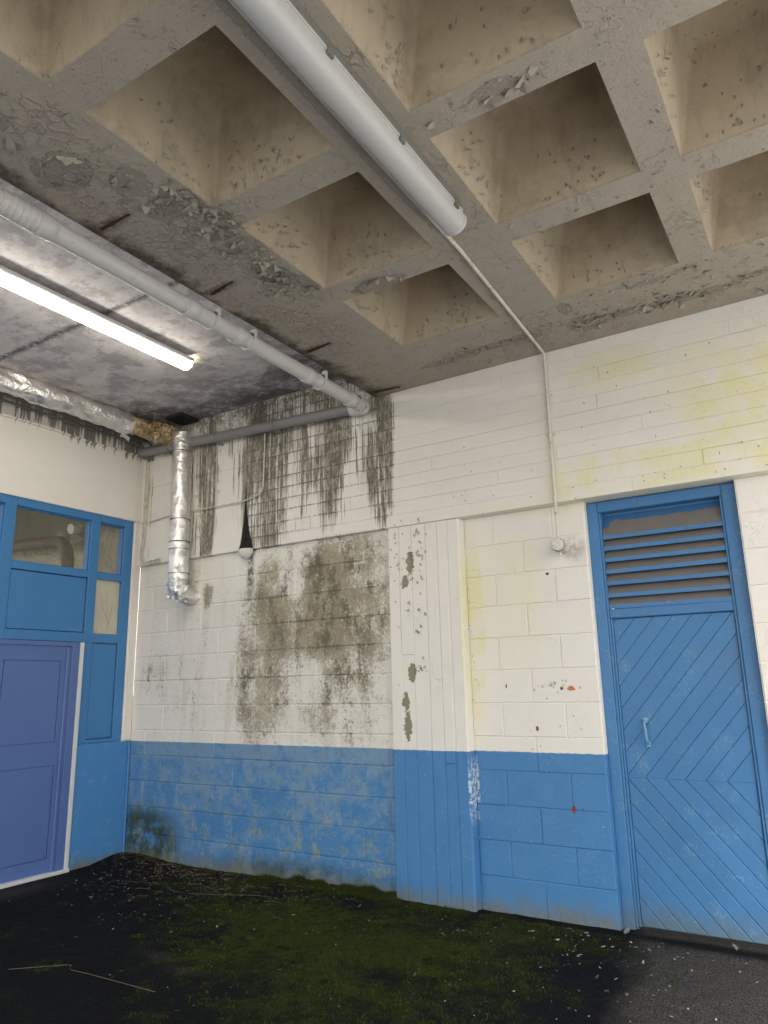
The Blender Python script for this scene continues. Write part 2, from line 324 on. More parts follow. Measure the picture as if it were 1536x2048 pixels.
t = paint("brown litter", (.05, .035, .022), (.14, .10, .07), .9, 20, .3); MA['litter'] = fin(t)
t = paint("moss", (.010, .020, .003), (.062, .082, .007), .95, 5, .5); MA['moss'] = fin(t)
t = paint("pale concrete yard", (.36, .35, .33), (.48, .47, .44), .9, 2, .3); MA['yard'] = fin(t)
t = paint("white bounce ground", (.56, .55, .53), (.66, .65, .63), .9, 2, .3); MA['bounce_ground'] = fin(t)  # whiter than the yard, to throw light up from the right
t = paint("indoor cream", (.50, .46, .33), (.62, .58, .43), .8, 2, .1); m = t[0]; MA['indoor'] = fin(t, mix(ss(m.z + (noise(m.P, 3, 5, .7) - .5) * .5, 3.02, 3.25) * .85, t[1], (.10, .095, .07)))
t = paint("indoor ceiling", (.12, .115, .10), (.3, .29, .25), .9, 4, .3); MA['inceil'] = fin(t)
t = paint("brown pipe lagging", (.14, .11, .08), (.24, .19, .14), .7, 9, .5); MA['lag'] = fin(t)
t = paint("dark hole", (.015, .013, .012), (.03, .026, .024), .9, 20, .5); MA['hole'] = fin(t)
t = paint("rooftop", (.2, .2, .2), (.25, .25, .25), .9, 5, .2); MA['roof'] = fin(t)
for key, bs_, dth in (('foil', .55, .58), ('foilsmooth', .38, .57)):
    m = Mat("foil lagging"); n1 = noise(m.P, 20, 5, .65); n2 = voro(warp(m.P, 12, .1), 34, 'F1', 0); n3 = noise(m.P, 130, 2, .6)
    dirt = clamp(ss(noise(m.P, 9, 5, .75), dth, dth + .09) * .8 + ss(n3, .66, .72) * .35)
    c = mix(dirt * .8, (.84, .82, .79), (.34, .30, .25))
    MA[key] = m.set(c, mix(dirt, mix(n1, (.26,) * 3, (.44,) * 3), (.75,) * 3), bump(n1 * 1.0 + n2 * .7 + n3 * .25, bs_, .010), metal=mix(dirt, (.9,) * 3, (.2,) * 3))
m = Mat("window glass"); NT = m.nt
o = NT.nodes["Material Output"]; tr = NT.nodes.new("ShaderNodeBsdfTransparent"); gl = NT.nodes.new("ShaderNodeBsdfGlossy"); gl.inputs['Roughness'].default_value = .03
df = NT.nodes.new("ShaderNodeBsdfDiffuse"); df.inputs[0].default_value = (.40, .38, .28, 1)
fr = NT.nodes.new("ShaderNodeFresnel"); fr.inputs[0].default_value = 1.5
m1 = NT.nodes.new("ShaderNodeMixShader"); m2 = NT.nodes.new("ShaderNodeMixShader")
put(m1.inputs[0], ss(noise(m.P, 5, 5, .7), .35, .8) * .22 + .06); NT.links.new(tr.outputs[0], m1.inputs[1]); NT.links.new(df.outputs[0], m1.inputs[2])
NT.links.new(fr.outputs[0], m2.inputs[0]); NT.links.new(m1.outputs[0], m2.inputs[1]); NT.links.new(gl.outputs[0], m2.inputs[2]); NT.links.new(m2.outputs[0], o.inputs[0])
MA['glass'] = m.m
m = Mat("obscured reeded glass"); rib = M('SINE', m.z * 520.0); n1 = noise(m.P, 6, 4, .6)
MA['frost'] = m.set(mix(n1, (.46, .44, .33), (.60, .58, .45)), .22, bump(rib, .25, .002), Specular_IOR_Level=.6)
m = Mat("lit diffuser"); n1 = noise(m.P, 30, 4, .7)
m.set((.8, .78, .7), .4, None); put(m.b.inputs['Emission Color'], mix(ss(n1, .66, .70), (1, .93, .80), (.55, .42, .28))); m.b.inputs['Emission Strength'].default_value = 10
MA['lit'] = m.m

# ------------------------------------------------------------------ object helpers
def link(o, parent=None):
    COL.objects.link(o)
    if parent is not None: o.parent = parent
    return o
def tag(o, label=None, cat=None, group=None, kind=None):
    if label: o['label'] = label
    if cat: o['category'] = cat
    if group: o['group'] = group
    if kind: o['kind'] = kind
    return o
def thing(name, loc, label, cat, group=None):
    o = bpy.data.objects.new(name, None); o.empty_display_size = .1; o.location = loc
    return tag(link(o), label, cat, group)
class MB:
    def __init__(s): s.v = []; s.f = []; s.mi = []; s.sm = []
    def add(s, vs, fs, mi=0, smooth=False):
        k = len(s.v); s.v += [tuple(p) for p in vs]; s.f += [tuple(i + k for i in f) for f in fs]
        s.mi += [mi] * len(fs); s.sm += [smooth] * len(fs); return s
    def box(s, x0, x1, y0, y1, z0, z1, mi=0):
        x0, x1 = sorted((x0, x1)); y0, y1 = sorted((y0, y1)); z0, z1 = sorted((z0, z1))
        vs = [(x0, y0, z0), (x1, y0, z0), (x1, y1, z0), (x0, y1, z0), (x0, y0, z1), (x1, y0, z1), (x1, y1, z1), (x0, y1, z1)]
        return s.add(vs, [(0, 3, 2, 1), (4, 5, 6, 7), (0, 1, 5, 4), (1, 2, 6, 5), (2, 3, 7, 6), (3, 0, 4, 7)], mi)
    def mesh(s, name, mats):
        me = bpy.data.meshes.new(name); me.from_pydata(s.v, [], s.f)
        for mm_ in (mats if isinstance(mats, (list, tuple)) else [mats]): me.materials.append(mm_)
        me.polygons.foreach_set('material_index', s.mi); me.polygons.foreach_set('use_smooth', s.sm); me.update(); return me
    def obj(s, name, mats, parent=None, origin=None, bevel=0, **k):
        if origin is None and s.v:
            a = np.array(s.v); origin = ((a[:, 0].min() + a[:, 0].max()) / 2, (a[:, 1].min() + a[:, 1].max()) / 2, a[:, 2].min())
        o0 = Vector(origin or (0, 0, 0)); s.v = [tuple(Vector(p) - o0) for p in s.v]
        o = bpy.data.objects.new(name, s.mesh(name, mats)); link(o, parent); o.location = o0
        if parent is not None: o.location = o0 - parent.location if parent.parent is None else o0 - parent.location - parent.parent.location
        if bevel:
            b = o.modifiers.new("bevel", 'BEVEL'); b.width = bevel; b.segments = 2; b.limit_method = 'ANGLE'
        tag(o, **k) if k else None
        return o
def poly_inset(p, d):
    n = len(p); out = []
    for i in range(n):
        a, b, c = Vector(p[i - 1]), Vector(p[i]), Vector(p[(i + 1) % n])
        e1 = (b - a).normalized(); e2 = (c - b).normalized()
        n1 = Vector((-e1.y, e1.x)); n2 = Vector((-e2.y, e2.x)); k = 1 + n1.dot(n2)
        out.append(tuple(b + (n1 + n2) * (d / max(k, .3))))
    return out
def plate(mb, p, axis, front, back, ch=.004, mi=0):
    """chamfered piece from a ccw polygon (as seen from the front). axis 'y' faces -y, 'x' faces +x, 'z' faces down"""
    area = sum(p[i - 1][0] * p[i][1] - p[i][0] * p[i - 1][1] for i in range(len(p)))
    if area < 0: p = p[::-1]
    q = poly_inset(p, ch); n = len(p)
    sg = 1 if back > front else -1
    f2 = front + sg * ch
    to = {'y': lambda a, b, d: (a, d, b), 'x': lambda a, b, d: (d, a, b), 'z': lambda a, b, d: (a, d, b)}[axis]
    vs = [to(*a, front) for a in q] + [to(*a, f2) for a in p] + [to(*a, back) for a in p]
    fs = [tuple(range(n))]
    for i in range(n):
        j = (i + 1) % n; fs += [(n + i, n + j, j, i), (2 * n + i, 2 * n + j, n + j, n + i)]
    return mb.add(vs, fs, mi)
def clip(p, a, b, c):                                  # keep a*x+b*y<=c
    out = []
    for i in range(len(p)):
        P0, P1 = p[i - 1], p[i]; d0 = a * P0[0] + b * P0[1] - c; d1 = a * P1[0] + b * P1[1] - c
        if (d0 <= 0) != (d1 <= 0):
            t = d0 / (d0 - d1); out.append((P0[0] + t * (P1[0] - P0[0]), P0[1] + t * (P1[1] - P0[1])))
        if d1 <= 0: out.append(P1)
    r = []
    for q in out:
        if not r or math.dist(q, r[-1]) > 1e-4: r.append(q)
    if len(r) > 1 and math.dist(r[0], r[-1]) < 1e-4: r.pop()
    return r
def fillet(pts, r, n=6):
    pts = [Vector(p) for p in pts]; out = [pts[0]]
    for i in range(1, len(pts) - 1):
        a, b, c = pts[i - 1], pts[i], pts[i + 1]; d1 = (a - b); d2 = (c - b)
        rr = min(r, d1.length * .49, d2.length * .49); p1 = b + d1.normalized() * rr; p2 = b + d2.normalized() * rr
        for k in range(n + 1):
            t = k / n; out.append((1 - t) ** 2 * p1 + 2 * t * (1 - t) * b + t * t * p2)
    out.append(pts[-1]); return out
def tube(mb, pts, r, seg=12, caps=True, rf=None, mi=0):
    pts = [Vector(p) for p in pts]; n = len(pts); vs = []; fs = []
    t0 = (pts[1] - pts[0]).normalized(); up = Vector((0, 0, 1)) if abs(t0.z) < .9 else Vector((0, 1, 0))
    u = t0.cross(up).normalized()
    for i, p in enumerate(pts):
        t = (pts[min(i + 1, n - 1)] - pts[max(i - 1, 0)]).normalized(); u = (u - t * u.dot(t)).normalized(); w = t.cross(u)
        for k in range(seg):
            a = 2 * math.pi * k / seg; rr = r if rf is None else rf(i / (n - 1), a, p)
            vs.append(p + (u * math.cos(a) + w * math.sin(a)) * rr)
    for i in range(n - 1):
        for k in range(seg):
            k2 = (k + 1) % seg; fs.append((i * seg + k, i * seg + k2, (i + 1) * seg + k2, (i + 1) * seg + k))
    mb.add(vs, fs, mi, True)
    if caps: mb.add(vs[:seg], [tuple(range(seg))[::-1]], mi); mb.add(vs[-seg:], [tuple(range(seg))], mi)
    return mb
def line(a, b, n): return [Vector(a).lerp(Vector(b), i / (n - 1)) for i in range(n)]
def ring(mb, c, ax, r, w, seg=18):                     # a band round a pipe
    ax = Vector(ax).normalized(); c = Vector(c)
    return tube(mb, [c - ax * w / 2, c + ax * w / 2], r, seg)

# ------------------------------------------------------------------ ground
def nz(x, y, s, o=0.0): return mn.noise(Vector((x * s, y * s, o)))
def gb(x, y, cx, cy, rx, ry): return math.exp(-((x - cx) / rx) ** 2 - ((y - cy) / ry) ** 2)
def moss_at(x, y):
    v = gb(x, y, 3.1, -1.15, 1.0, .62) * 1.05 + gb(x, y, 2.3, -.55, 1.2, .5) * .75 + gb(x, y, 3.9, -.55, .7, .55) * .6 + gb(x, y, 3.7, -1.7, .6, .5) * .5 + gb(x, y, 2.6, -.06, .7, .12) * .8
    v -= gb(x, y, 3.55, -1.27, .35, .12) * .8 + gb(x, y, 3.75, -.55, .25, .1) * .6
    return max(0., min(1., v * 1.0 + nz(x, y, 2.2) * .55 + nz(x, y, 7, 3) * .45 + nz(x, y, 19, 4) * .3 - .28)) if y > -3.2 else 0.
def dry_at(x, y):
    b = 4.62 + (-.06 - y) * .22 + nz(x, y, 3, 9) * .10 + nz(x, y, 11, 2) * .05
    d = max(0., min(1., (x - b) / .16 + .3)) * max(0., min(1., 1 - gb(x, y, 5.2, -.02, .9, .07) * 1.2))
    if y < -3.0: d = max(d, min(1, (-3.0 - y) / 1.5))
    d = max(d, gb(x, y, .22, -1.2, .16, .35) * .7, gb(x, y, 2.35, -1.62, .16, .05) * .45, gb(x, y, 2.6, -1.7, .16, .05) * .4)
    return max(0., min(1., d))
def ground_h(x, y):
    if not (-.1 < x < 7 and y > -4.2): return 0.
    h = nz(x, y, 2.5, 1) * .006 + nz(x, y, 9, 5) * .004 + nz(x, y, 30, 7) * .0022
    h += .030 * math.exp(-abs(y) / .10) * (.35 + gb(x, y, 2.5, 0, .8, 9)) + .05 * gb(x, y, .15, -.1, .45, .22) + .012 * moss_at(x, y) * (.5 + nz(x, y, 22, 8))
    return h * min(1, max(0, (y + 4.2))) * min(1, 7 - x)
gx = np.concatenate([[-200, -60, -20, -8, -3, -1], np.arange(-.2, 6.6, .022), [6.7, 6.9, 7, 8, 10, 15, 30, 80, 200]])
gy = np.concatenate([[-200, -80, -30, -14, -9, -7, -6, -5, -4.6, -4.2, -4], np.arange(-3.9, .14, .022), [.3, 1, 5, 30, 200]])
vs = []; dr_ = []; mo_ = []
for yy in gy:
    for xx in gx:
        xx = float(xx); yy = float(yy)
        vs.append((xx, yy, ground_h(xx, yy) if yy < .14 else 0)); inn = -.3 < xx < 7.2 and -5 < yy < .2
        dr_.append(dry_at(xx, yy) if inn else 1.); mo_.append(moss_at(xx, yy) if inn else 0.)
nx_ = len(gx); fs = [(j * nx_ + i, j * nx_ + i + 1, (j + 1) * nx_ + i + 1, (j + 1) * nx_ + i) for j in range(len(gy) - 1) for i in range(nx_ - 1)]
mb = MB(); mb.add(vs, fs, 0, True); g = mb.obj("ground", MA['asphalt'], None, (0, 0, 0)); tag(g, "dark damp shade-toned asphalt with a mossy middle", None, None, 'structure')
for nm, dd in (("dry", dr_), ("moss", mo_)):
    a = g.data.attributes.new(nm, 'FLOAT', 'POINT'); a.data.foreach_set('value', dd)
mb = MB(); mb.box(-30, 45, -60, -7.4, -.1, .012); mb.obj("yard_paving", MA['yard'], None, kind='structure')
mb = MB(); mb.box(7.0, 45, -7.4, 20, -.1, .008); mb.obj("side_bounce_ground", MA['bounce_ground'], None, kind='structure')  # unseen bright ground, added to bounce light onto the coffers

# ------------------------------------------------------------------ end wall : blocks, column, beam
XE = 7.0; BM = -.05; IL = -.012; IR = .04
wall = thing("end_wall", (3.9, 0, 0), "white painted block end wall with blue dado, concrete column and mould stained beam", "wall")
cz = .2267
def blocks(x0, x1, front, joff, mat, zt=2.72, g_=.0042, ch=.0055):
    full = None
    for k in range(12):
        z0 = k * cz; z1 = min(zt, (k + 1) * cz); js = [x0] + [j for j in [joff[k % 2] + .4525 * n for n in range(-12, 14)] if x0 + .03 < j < x1 - .03] + [x1]
        for a, b in zip(js, js[1:]):
            w = b - a; fullsize = abs(w - .4525) < .001 and k < 11
            f = front + random.uniform(-.0022, .0022)
            if fullsize and full is not None:
                o = bpy.data.objects.new("block", full); link(o, wall); o.location = Vector((a, f, z0)) - wall.location
                o.rotation_euler = (random.uniform(-.004, .004), 0, random.uniform(-.003, .003)); continue
            m_ = MB(); plate(m_, [(g_, g_), (w - g_, g_), (w - g_, z1 - z0 - g_), (g_, z1 - z0 - g_)], 'y', 0, .05, ch)
            me = m_.mesh("block", mat)
            if fullsize: full = me
            o = bpy.data.objects.new("block", me); link(o, wall); o.location = Vector((a, f, z0)) - wall.location
blocks(.0, 2.985, IL, {1: .441, 0: .215}, MA['block'])
blocks(3.61, 4.535, IR, {1: 3.842, 0: 4.073}, MA['blockr'], g_=.0028, ch=.0042)
blocks(5.50, XE, IR, {1: 5.72, 0: 5.50}, MA['blockr'], g_=.0028, ch=.0042)
m_ = MB(); m_.box(-.0, 2.99, IL + .0065, .2, 0, 2.75); m_.obj("mortar", MA['block'], wall)
m_ = MB(); m_.box(3.60, 4.538, IR + .0065, .25, 0, 2.75); m_.box(5.498, XE, IR + .0065, .25, 0, 2.75); m_.obj("mortar", MA['blockr'], wall)
# column boards
m_ = MB(); m_.box(2.988, 3.606, BM + .006, .24, -.02, 2.716); m_.obj("column_core", MA['board'], wall)
cx = [2.985, 3.082, 3.192, 3.318, 3.42, 3.502, 3.61]
for i, (a, b) in enumerate(zip(cx, cx[1:])):
    zs = [0, 2.718] if i not in (1, 4) else [0, (1.72 if i == 1 else .95), 2.718]
    for z0, z1 in zip(zs, zs[1:]):
        m_ = MB(); g_ = .0016; f = BM + random.choice((-.002, 0, .0022, -.001))
        plate(m_, [(a + g_, z0), (b - g_, z0), (b - g_, z1 - g_), (a + g_, z1 - g_)], 'y', f, .22, .0035 if i < 5 else .012)
        m_.obj("board", MA['board'], wall)
# beam boards, courser shutter panels at the far left
m_ = MB(); m_.box(0.0, XE, BM + .006, .22, 2.724, 4.3); m_.obj("beam_core", MA['board'], wall)
def beam_piece(a, b, z0, z1, f=None):
    m_ = MB(); g_ = .0016; f = BM + random.choice((-.0022, -.001, 0, .0012, .0024)) if f is None else f
    plate(m_, [(a + g_, z0 + g_), (b - g_, z0 + g_), (b - g_, z1 - g_), (a + g_, z1 - g_)], 'y', f, .215 if z0 < 2.73 else -.03, .0028)
    return m_.obj("board", MA['board'], wall)
joints = [[4.9, 6.4], [2.2, 5.35], [3.95], [1.95, 4.4, 6.1], [3.4, 5.0], [5.9], [2.6, 4.72], [3.98, 6.5], [2.1, 4.75], [4.02, 5.6], [4.6], [2.4], [1.9]]
k = 0; z0 = 2.72
while z0 < 4.1:
    z1 = z0 + .1036 + random.uniform(-.006, .006)
    if abs(z1 - 3.86) < .05: z1 = 3.862
    z1 = min(z1, 4.13); x_end = XE if z0 < 3.84 else 2.885
    js = [1.46] + [j for j in joints[k % len(joints)] if j < x_end] + [x_end]
    for a, b in zip(js, js[1:]): beam_piece(a, b, z0, z1)
    z0 = z1; k += 1
for zc in ((2.72, 3.16), (3.16, 3.52), (3.52, 3.86), (3.86, 4.13)):
    for a, b in ((0, .33), (.33, .88), (.88, 1.46)): beam_piece(a, b, *zc)

# ------------------------------------------------------------------ waffle ceiling
H = 3.86
wf = thing("waffle_ceiling", (5.2, -3.3, H), "peeling beige waffle slab ceiling with deep square coffers", "ceiling")
X0, X1c, YB = 2.89, 6.95, -7.3
cxs = [(3.565, 4.318), (4.70, 5.441), (5.622, 6.363)]
cys = [(-.737 - .93 * k - .748, -.737 - .93 * k) for k in range(6)]
cxs = [(a, b) for a, b in cxs]; xs = [X0] + [v for c in cxs for v in c] + [X1c]; ys = sorted([YB, 0.] + [v for c in cys for v in c])
m_ = MB()
def in_coffer(xm, ym): return any(a < xm < b for a, b in cxs) and any(a < ym < b for a, b in cys)
for a, b in zip(xs, xs[1:]):
    for c_, d in zip(ys, ys[1:]):
        if not in_coffer((a + b) / 2, (c_ + d) / 2): m_.add([(a, c_, H), (a, d, H), (b, d, H), (b, c_, H)], [(0, 1, 2, 3)])
m_.add([(X0, YB, H), (X0, 0, H), (X0, 0, 4.5), (X0, YB, 4.5)], [(3, 2, 1, 0)])
m_.add([(X1c, YB, H), (X1c, .3, H), (X1c, .3, 4.7), (X1c, YB, 4.7)], [(0, 1, 2, 3)])
m_.add([(X0, YB, H), (X1c, YB, H), (X1c, YB, 4.7), (X0, YB, 4.7)], [(0, 1, 2, 3)])
m_.obj("rib_grid", MA['soffit'], wf)
Dp, Tp = .50, .085
for a, b in cxs:
    for c_, d in cys:
        m_ = MB(); v = []
        N = 6
        # softly rounded vertical corners: rounded-rectangle loops from rim to top
        def loop(ins, zz, rr):
            pts = []
            for (qx, qy, a0) in ((b - ins - rr, d - ins - rr, 0), (a + ins + rr, d - ins - rr, 90), (a + ins + rr, c_ + ins + rr, 180), (b - ins - rr, c_ + ins + rr, 270)):
                for t_ in range(N + 1):
                    an = math.radians(a0 + 90 * t_ / N); pts.append((qx + rr * math.cos(an), qy + rr * math.sin(an), zz))
            return pts
        L = [loop(0, H, .0006), loop(.012, H + .05, .012), loop(Tp * .6, H + Dp * .6, .035), loop(Tp, H + Dp - .05, .055), loop(Tp + .012, H + Dp - .018, .055), loop(Tp + .05, H + Dp, .05)]
        n = len(L[0]); v = [p for l in L for p in l]; f = []
        for i in range(len(L) - 1):
            for k in range(n):
                k2 = (k + 1) % n; f.append((i * n + k2, i * n + k, (i + 1) * n + k, (i + 1) * n + k2))
        f.append(tuple((len(L) - 1) * n + k for k in range(n))[::-1])
        m_.add(v, f, 0, True); m_.obj("coffer", MA['coffer'], wf)
m_ = MB(); m_.box(-4.5, X1c, YB, .3, 4.45, 4.7); m_.obj("roof_deck", MA['roof'], None); 
tag(bpy.data.objects["roof_deck"], "flat concrete roof deck over the covered bay", "roof")
# raised joint lines in the render of the border
m_ = MB()
for p, q in (((3.62, -.50), (3.05, -.66)), ):
    pass
# rusty rebars showing in the slab edge
rb = []
for (a, y0, b, y1) in ((2.90, -2.80, 3.175, -2.80), (2.88, -2.01, 3.165, -2.045), (2.90, -1.055, 3.17, -1.078), (2.95, -.165, 3.18, -.13)):
    m_ = MB(); tube(m_, [Vector((max(a, 2.953) + (b - max(a, 2.953)) * t, y0 + (y1 - y0) * t, H - .002 + random.uniform(-.002, .002))) for t in np.linspace(0, 1, 10)], .008, 8,
                    rf=lambda t, an, p: (.010 + .006 * mn.noise(p * 45)) * (.55 + .45 * math.sin(math.pi * min(1, t * 1.15 + .12)))); m_.obj("rebar", MA['rust'], wf)

# left slab
sl = thing("damp_slab", (1.5, -3.3, 4.12), "damp stained pinkish slab above the lit tube lamp", "ceiling")
m_ = MB(); m_.add([(-.3, YB, 4.12), (-.3, -1.93, 4.12), (2.89, -1.93, 4.12), (2.89, YB, 4.12)], [(0, 1, 2, 3)])
m_.add([(-.3, -1.926, 4.12), (-.3, 0, 4.12), (2.89, 0, 4.12), (2.89, -1.926, 4.12)], [(0, 1, 2, 3)])
m_.box(-.3, 2.889, YB, 0, 4.126, 4.44); m_.obj("slab_soffit", MA['slab'], sl)

# ------------------------------------------------------------------ loose paint flakes (curled geometry)
def flake(mb, px, py, pz, ang, w, l, curl, n=(0, 0, -1)):
    nrm = Vector(n); t = Vector((math.cos(ang), math.sin(ang), 0)); t = (t - nrm * t.dot(nrm)).normalized(); s_ = nrm.cross(t)
    vs = []; wob_ = [random.uniform(.6, 1.25) for _ in range(8)]; th = 0.; pos = Vector((px, py, pz)) + nrm * .0008
    for i in range(4):
        wi = w * wob_[i] * (1.15, .95, .6, .12)[i]
        vs += [pos - s_ * wi * .5 + t * random.uniform(-.15, .15) * l, pos + nrm * random.uniform(0, .1) * w, pos + s_ * wi * .5 + t * random.uniform(-.15, .15) * l]
        th += curl * random.uniform(.5, 1.3); pos = pos + (t * math.cos(th) + nrm * math.sin(th)) * (l / 3)
    fs = []
    for i in range(3):
        for j in range(2): q = i * 3 + j; fs.append((q, q + 1, q + 4, q + 3))
    mb.add(vs, fs, 0, True)
fl = MB()
CL = [(3.40, -2.72, .17, .16, 90, 1.), (3.47, -2.50, .10, .16, 110, 1.), (3.36, -2.98, .12, .12, 45, .9), (3.45, -2.2, .10, .13, 60, 1.1), (3.38, -1.9, .12, .20, 75, 1.1), (3.48, -1.72, .08, .10, 45, .8),
      (4.16, -.38, .28, .035, 130, .55), (3.78, -.34, .30, .04, 120, .45), (3.9, -.45, .5, .06, 60, .5), (4.95, -.33, .30, .05, 90, 1.), (5.45, -.30, .25, .05, 90, 1.), (5.9, -.3, .3, .08, 70, 1.), (4.76, -.33, .08, .14, 55, .7),
      (5.05, -2.5, .12, .05, 30, 1.2), (5.28, -.63, .25, .035, 40, 1.), (3.25, -1.4, .15, .35, 55, .6), (3.3, -.6, .18, .25, 45, .5), (4.72, -.58, .05, .1, 26, .6), (3.72, -2.505, .08, .04, 22, .7), (3.95, -1.57, .2, .05, 20, .7),
      (5.53, -1.1, .05, .25, 20, .7), (5.0, -1.56, .35, .05, 34, .6), (5.55, -2.0, .05, .3, 18, .5), (4.40, -2.6, .05, .8, 60, .5), (4.38, -1.2, .03, .5, 30, .4), (3.2, -3.5, .12, .1, 25, 1.), (6.1, -.6, .3, .1, 40, .8),
      (5.3, -.45, .7, .12, 90, .55), (4.1, -.2, .6, .1, 70, .4), (5.5, -.15, .6, .05, 40, .5)]
def on_rib(x, y): return not in_coffer(x, y) and x > 2.96 and y < -.01
for (ax, ay, sx, sy, n, sz) in CL:
    for _ in range(int(n * 1.0)):
        sp_ = random.choice((.5, .8, 1.2)); px, py = random.gauss(ax, sx * sp_), random.gauss(ay, sy * sp_)
        if on_rib(px, py):
            k = random.choice((.3, .4, .55, .75, 1., 1.4)) * sz
            flake(fl, px, py, H, random.gauss(-1.2, 1.5), .032 * k, .030 * k, random.uniform(.06, .42))
for _ in range(260):
    px, py = random.uniform(2.97, 6.4), random.uniform(-3.6, -.02)
    if on_rib(px, py): flake(fl, px, py, H, random.uniform(0, 6.3), .012, .012, random.uniform(.3, 1.))
def peel(cx_, cy_, rx, ry, n, sz, seedo):
    for i in range(n):
        an = 2 * math.pi * (i + random.uniform(-.9, .9)) / n; rr = random.uniform(.85, 1.08) + .45 * mn.noise(Vector((math.cos(an) * 1.5, math.sin(an) * 1.5, seedo)))
        px, py = cx_ + rx * rr * math.cos(an), cy_ + ry * rr * math.sin(an)
        if on_rib(px, py) and random.random() < .7: flake(fl, px, py, H, an + math.pi + random.uniform(-.4, .4), .045 * sz, .022 * sz * random.uniform(.4, 1.4), random.uniform(.25, .6))
peel(3.17, -3.17, .14, .10, 22, 1.1, 1); peel(3.86, -1.53, .15, .055, 20, 1.2, 2); peel(3.40, -2.02, .08, .13, 16, 1.1, 5); peel(3.50, -2.45, .09, .09, 15, 1., 6); peel(3.42, -2.80, .1, .07, 14, 1., 8)
flake(fl, 3.84, -1.57, H, -1.7, .10, .04, .45); flake(fl, 3.12, -3.42, H, 1.0, .12, .05, .35); flake(fl, 3.43, -1.93, H, -1.0, .10, .05, .5)
# inside coffers: little curls on the faces turned to +x and to -y
for a, b in cxs[:3]:
    for c_, d in cys[:3]:
        n1, n2 = random.randint(10, 34), random.randint(10, 30)
        yc = random.uniform(c_ + .15, d - .15)
        for _ in range(n1):
            t = random.random() ** 1.7 * .5; yy = random.gauss(yc, .14); ins = .012 + Tp * t * .9
            if c_ + .1 < yy < d - .1: flake(fl, a + ins + .004, yy, H + .03 + Dp * t, 1.57, .02, random.uniform(.012, .03), .5, (.97, 0, -.22))
        xc = random.uniform(a + .15, b - .15)
        for _ in range(n2):
            t = random.random() ** 1.7 * .5; xx = random.gauss(xc, .16); ins = .012 + Tp * t * .9
            if a + .1 < xx < b - .1: flake(fl, xx, d - ins - .004, H + .03 + Dp * t, 0, .02, random.uniform(.012, .03), .5, (0, -.97, -.22))
fl.obj("paint_flakes", MA['flake'], wf, kind='stuff', label="curled flakes of loose beige paint")
# flakes on the wall and the column
fw = MB()
for (ax, az, sx, sz_, n, yy, k) in ((3.24, 2.45, .05, .18, 34, BM, 1.), (3.07, 2.45, .04, .25, 26, BM, .8), (3.22, 2.05, .05, .1, 8, BM, 1.6), (3.26, 1.62, .03, .05, 8, BM, .8), (4.28, 1.46, .09, .04, 14, IR, .7), (3.9, 3.2, .5, .3, 14, BM, .6), (5.3, 3.4, .6, .3, 20, BM, .7),
                                    (4.1, 1.1, .2, .1, 12, IR, .5), (3.64, 1.6, .02, .6, 20, IR, .5), (5.0, 2.8, .6, .05, 20, BM, .6)):
    for _ in range(n):
        px, pz_ = random.gauss(ax, sx), random.gauss(az, sz_)
        flake(fw, px, yy - .0035, pz_, random.choice((0, 3.14)), .022 * k, .016 * k, random.uniform(.15, .5), (0, -1, 0))
fw.obj("paint_flakes", MA['flake'], wall, kind='stuff')

# ------------------------------------------------------------------ chevron door with louvre
door = thing("louvred_door", (5.02, .13, 0), "blue timber door with chevron boards below a louvre panel", "door")
FY = .098
def mem(parent, name, x0, x1, z0, z1, f, b, mat, ch=.004, axis='y'):
    m_ = MB(); plate(m_, [(x0, z0), (x1, z0), (x1, z1), (x0, z1)], axis, f, b, ch); return m_.obj(name, mat, parent)
mem(door, "frame_jamb", 4.537, 4.612, 0, 2.716, FY, .26, MA['doorblue'], .005)
mem(door, "frame_jamb", 5.410, 5.496, 0, 2.716, FY, .26, MA['doorblue'], .005)
mem(door, "frame_head", 4.613, 5.409, 2.640, 2.716, FY + .001, .26, MA['doorblue'], .005)
mem(door, "frame_bead", 4.613, 4.628, .01, 2.638, FY + .010, .2, MA['doorblue'], .003)
mem(door, "frame_bead", 5.394, 5.409, .01, 2.638, FY + .010, .2, MA['doorblue'], .003)
mem(door, "lock_rail", 4.629, 5.393, 1.905, 1.968, FY + .012, .2, MA['doorblue'], .005)
mem(door, "leaf_stile", 4.629, 4.643, .02, 1.903, FY + .020, .2, MA['doorblue'], .003)
mem(door, "leaf_backing", 4.629, 5.393, .02, 1.903, FY + .0375, .2, MA['doorblue'], .001)
mem(door, "louvre_backing", 4.629, 5.393, 1.97, 2.638, .235, .25, MA['hole'], .001)
# louvre blades: blue nose, bare sloping underside
zb = [2.462, 2.383, 2.304, 2.222, 2.143, 2.060, 1.984]
for i, zz in enumerate(zb):
    m_ = MB(); x0, x1 = 4.63, 5.392; y0 = FY + .016; t = .026 + random.uniform(-.001, .001); bd = .085
    up = .095 if i else .17
    pr = [(y0, zz - t / 2), (y0, zz + t / 2), (y0 + bd, zz + t / 2 + up), (y0 + bd, zz - t / 2 + up), (y0 + .012, zz - t / 2)]
    dz = random.uniform(-.003, .003)
    va = [(x0, a, b) for a, b in pr] + [(x1, a, b + dz) for a, b in pr]; n = 5
    m_.add(va, [(5, 6, 1, 0)]); m_.add(va, [(6, 7, 2, 1)], 1); m_.add(va, [(7, 8, 3, 2)]); m_.add(va, [(8, 9, 4, 3)]); m_.add(va, [(9, 5, 0, 4)]); m_.add(va, [(0, 1, 2, 3, 4), (9, 8, 7, 6, 5)])
    m_.obj("louvre_blade", [MA['doorblue'], MA['louvre']], door)
m_ = MB(); x0, x1 = 4.63, 5.392                          # sloping dirty board above the first blade
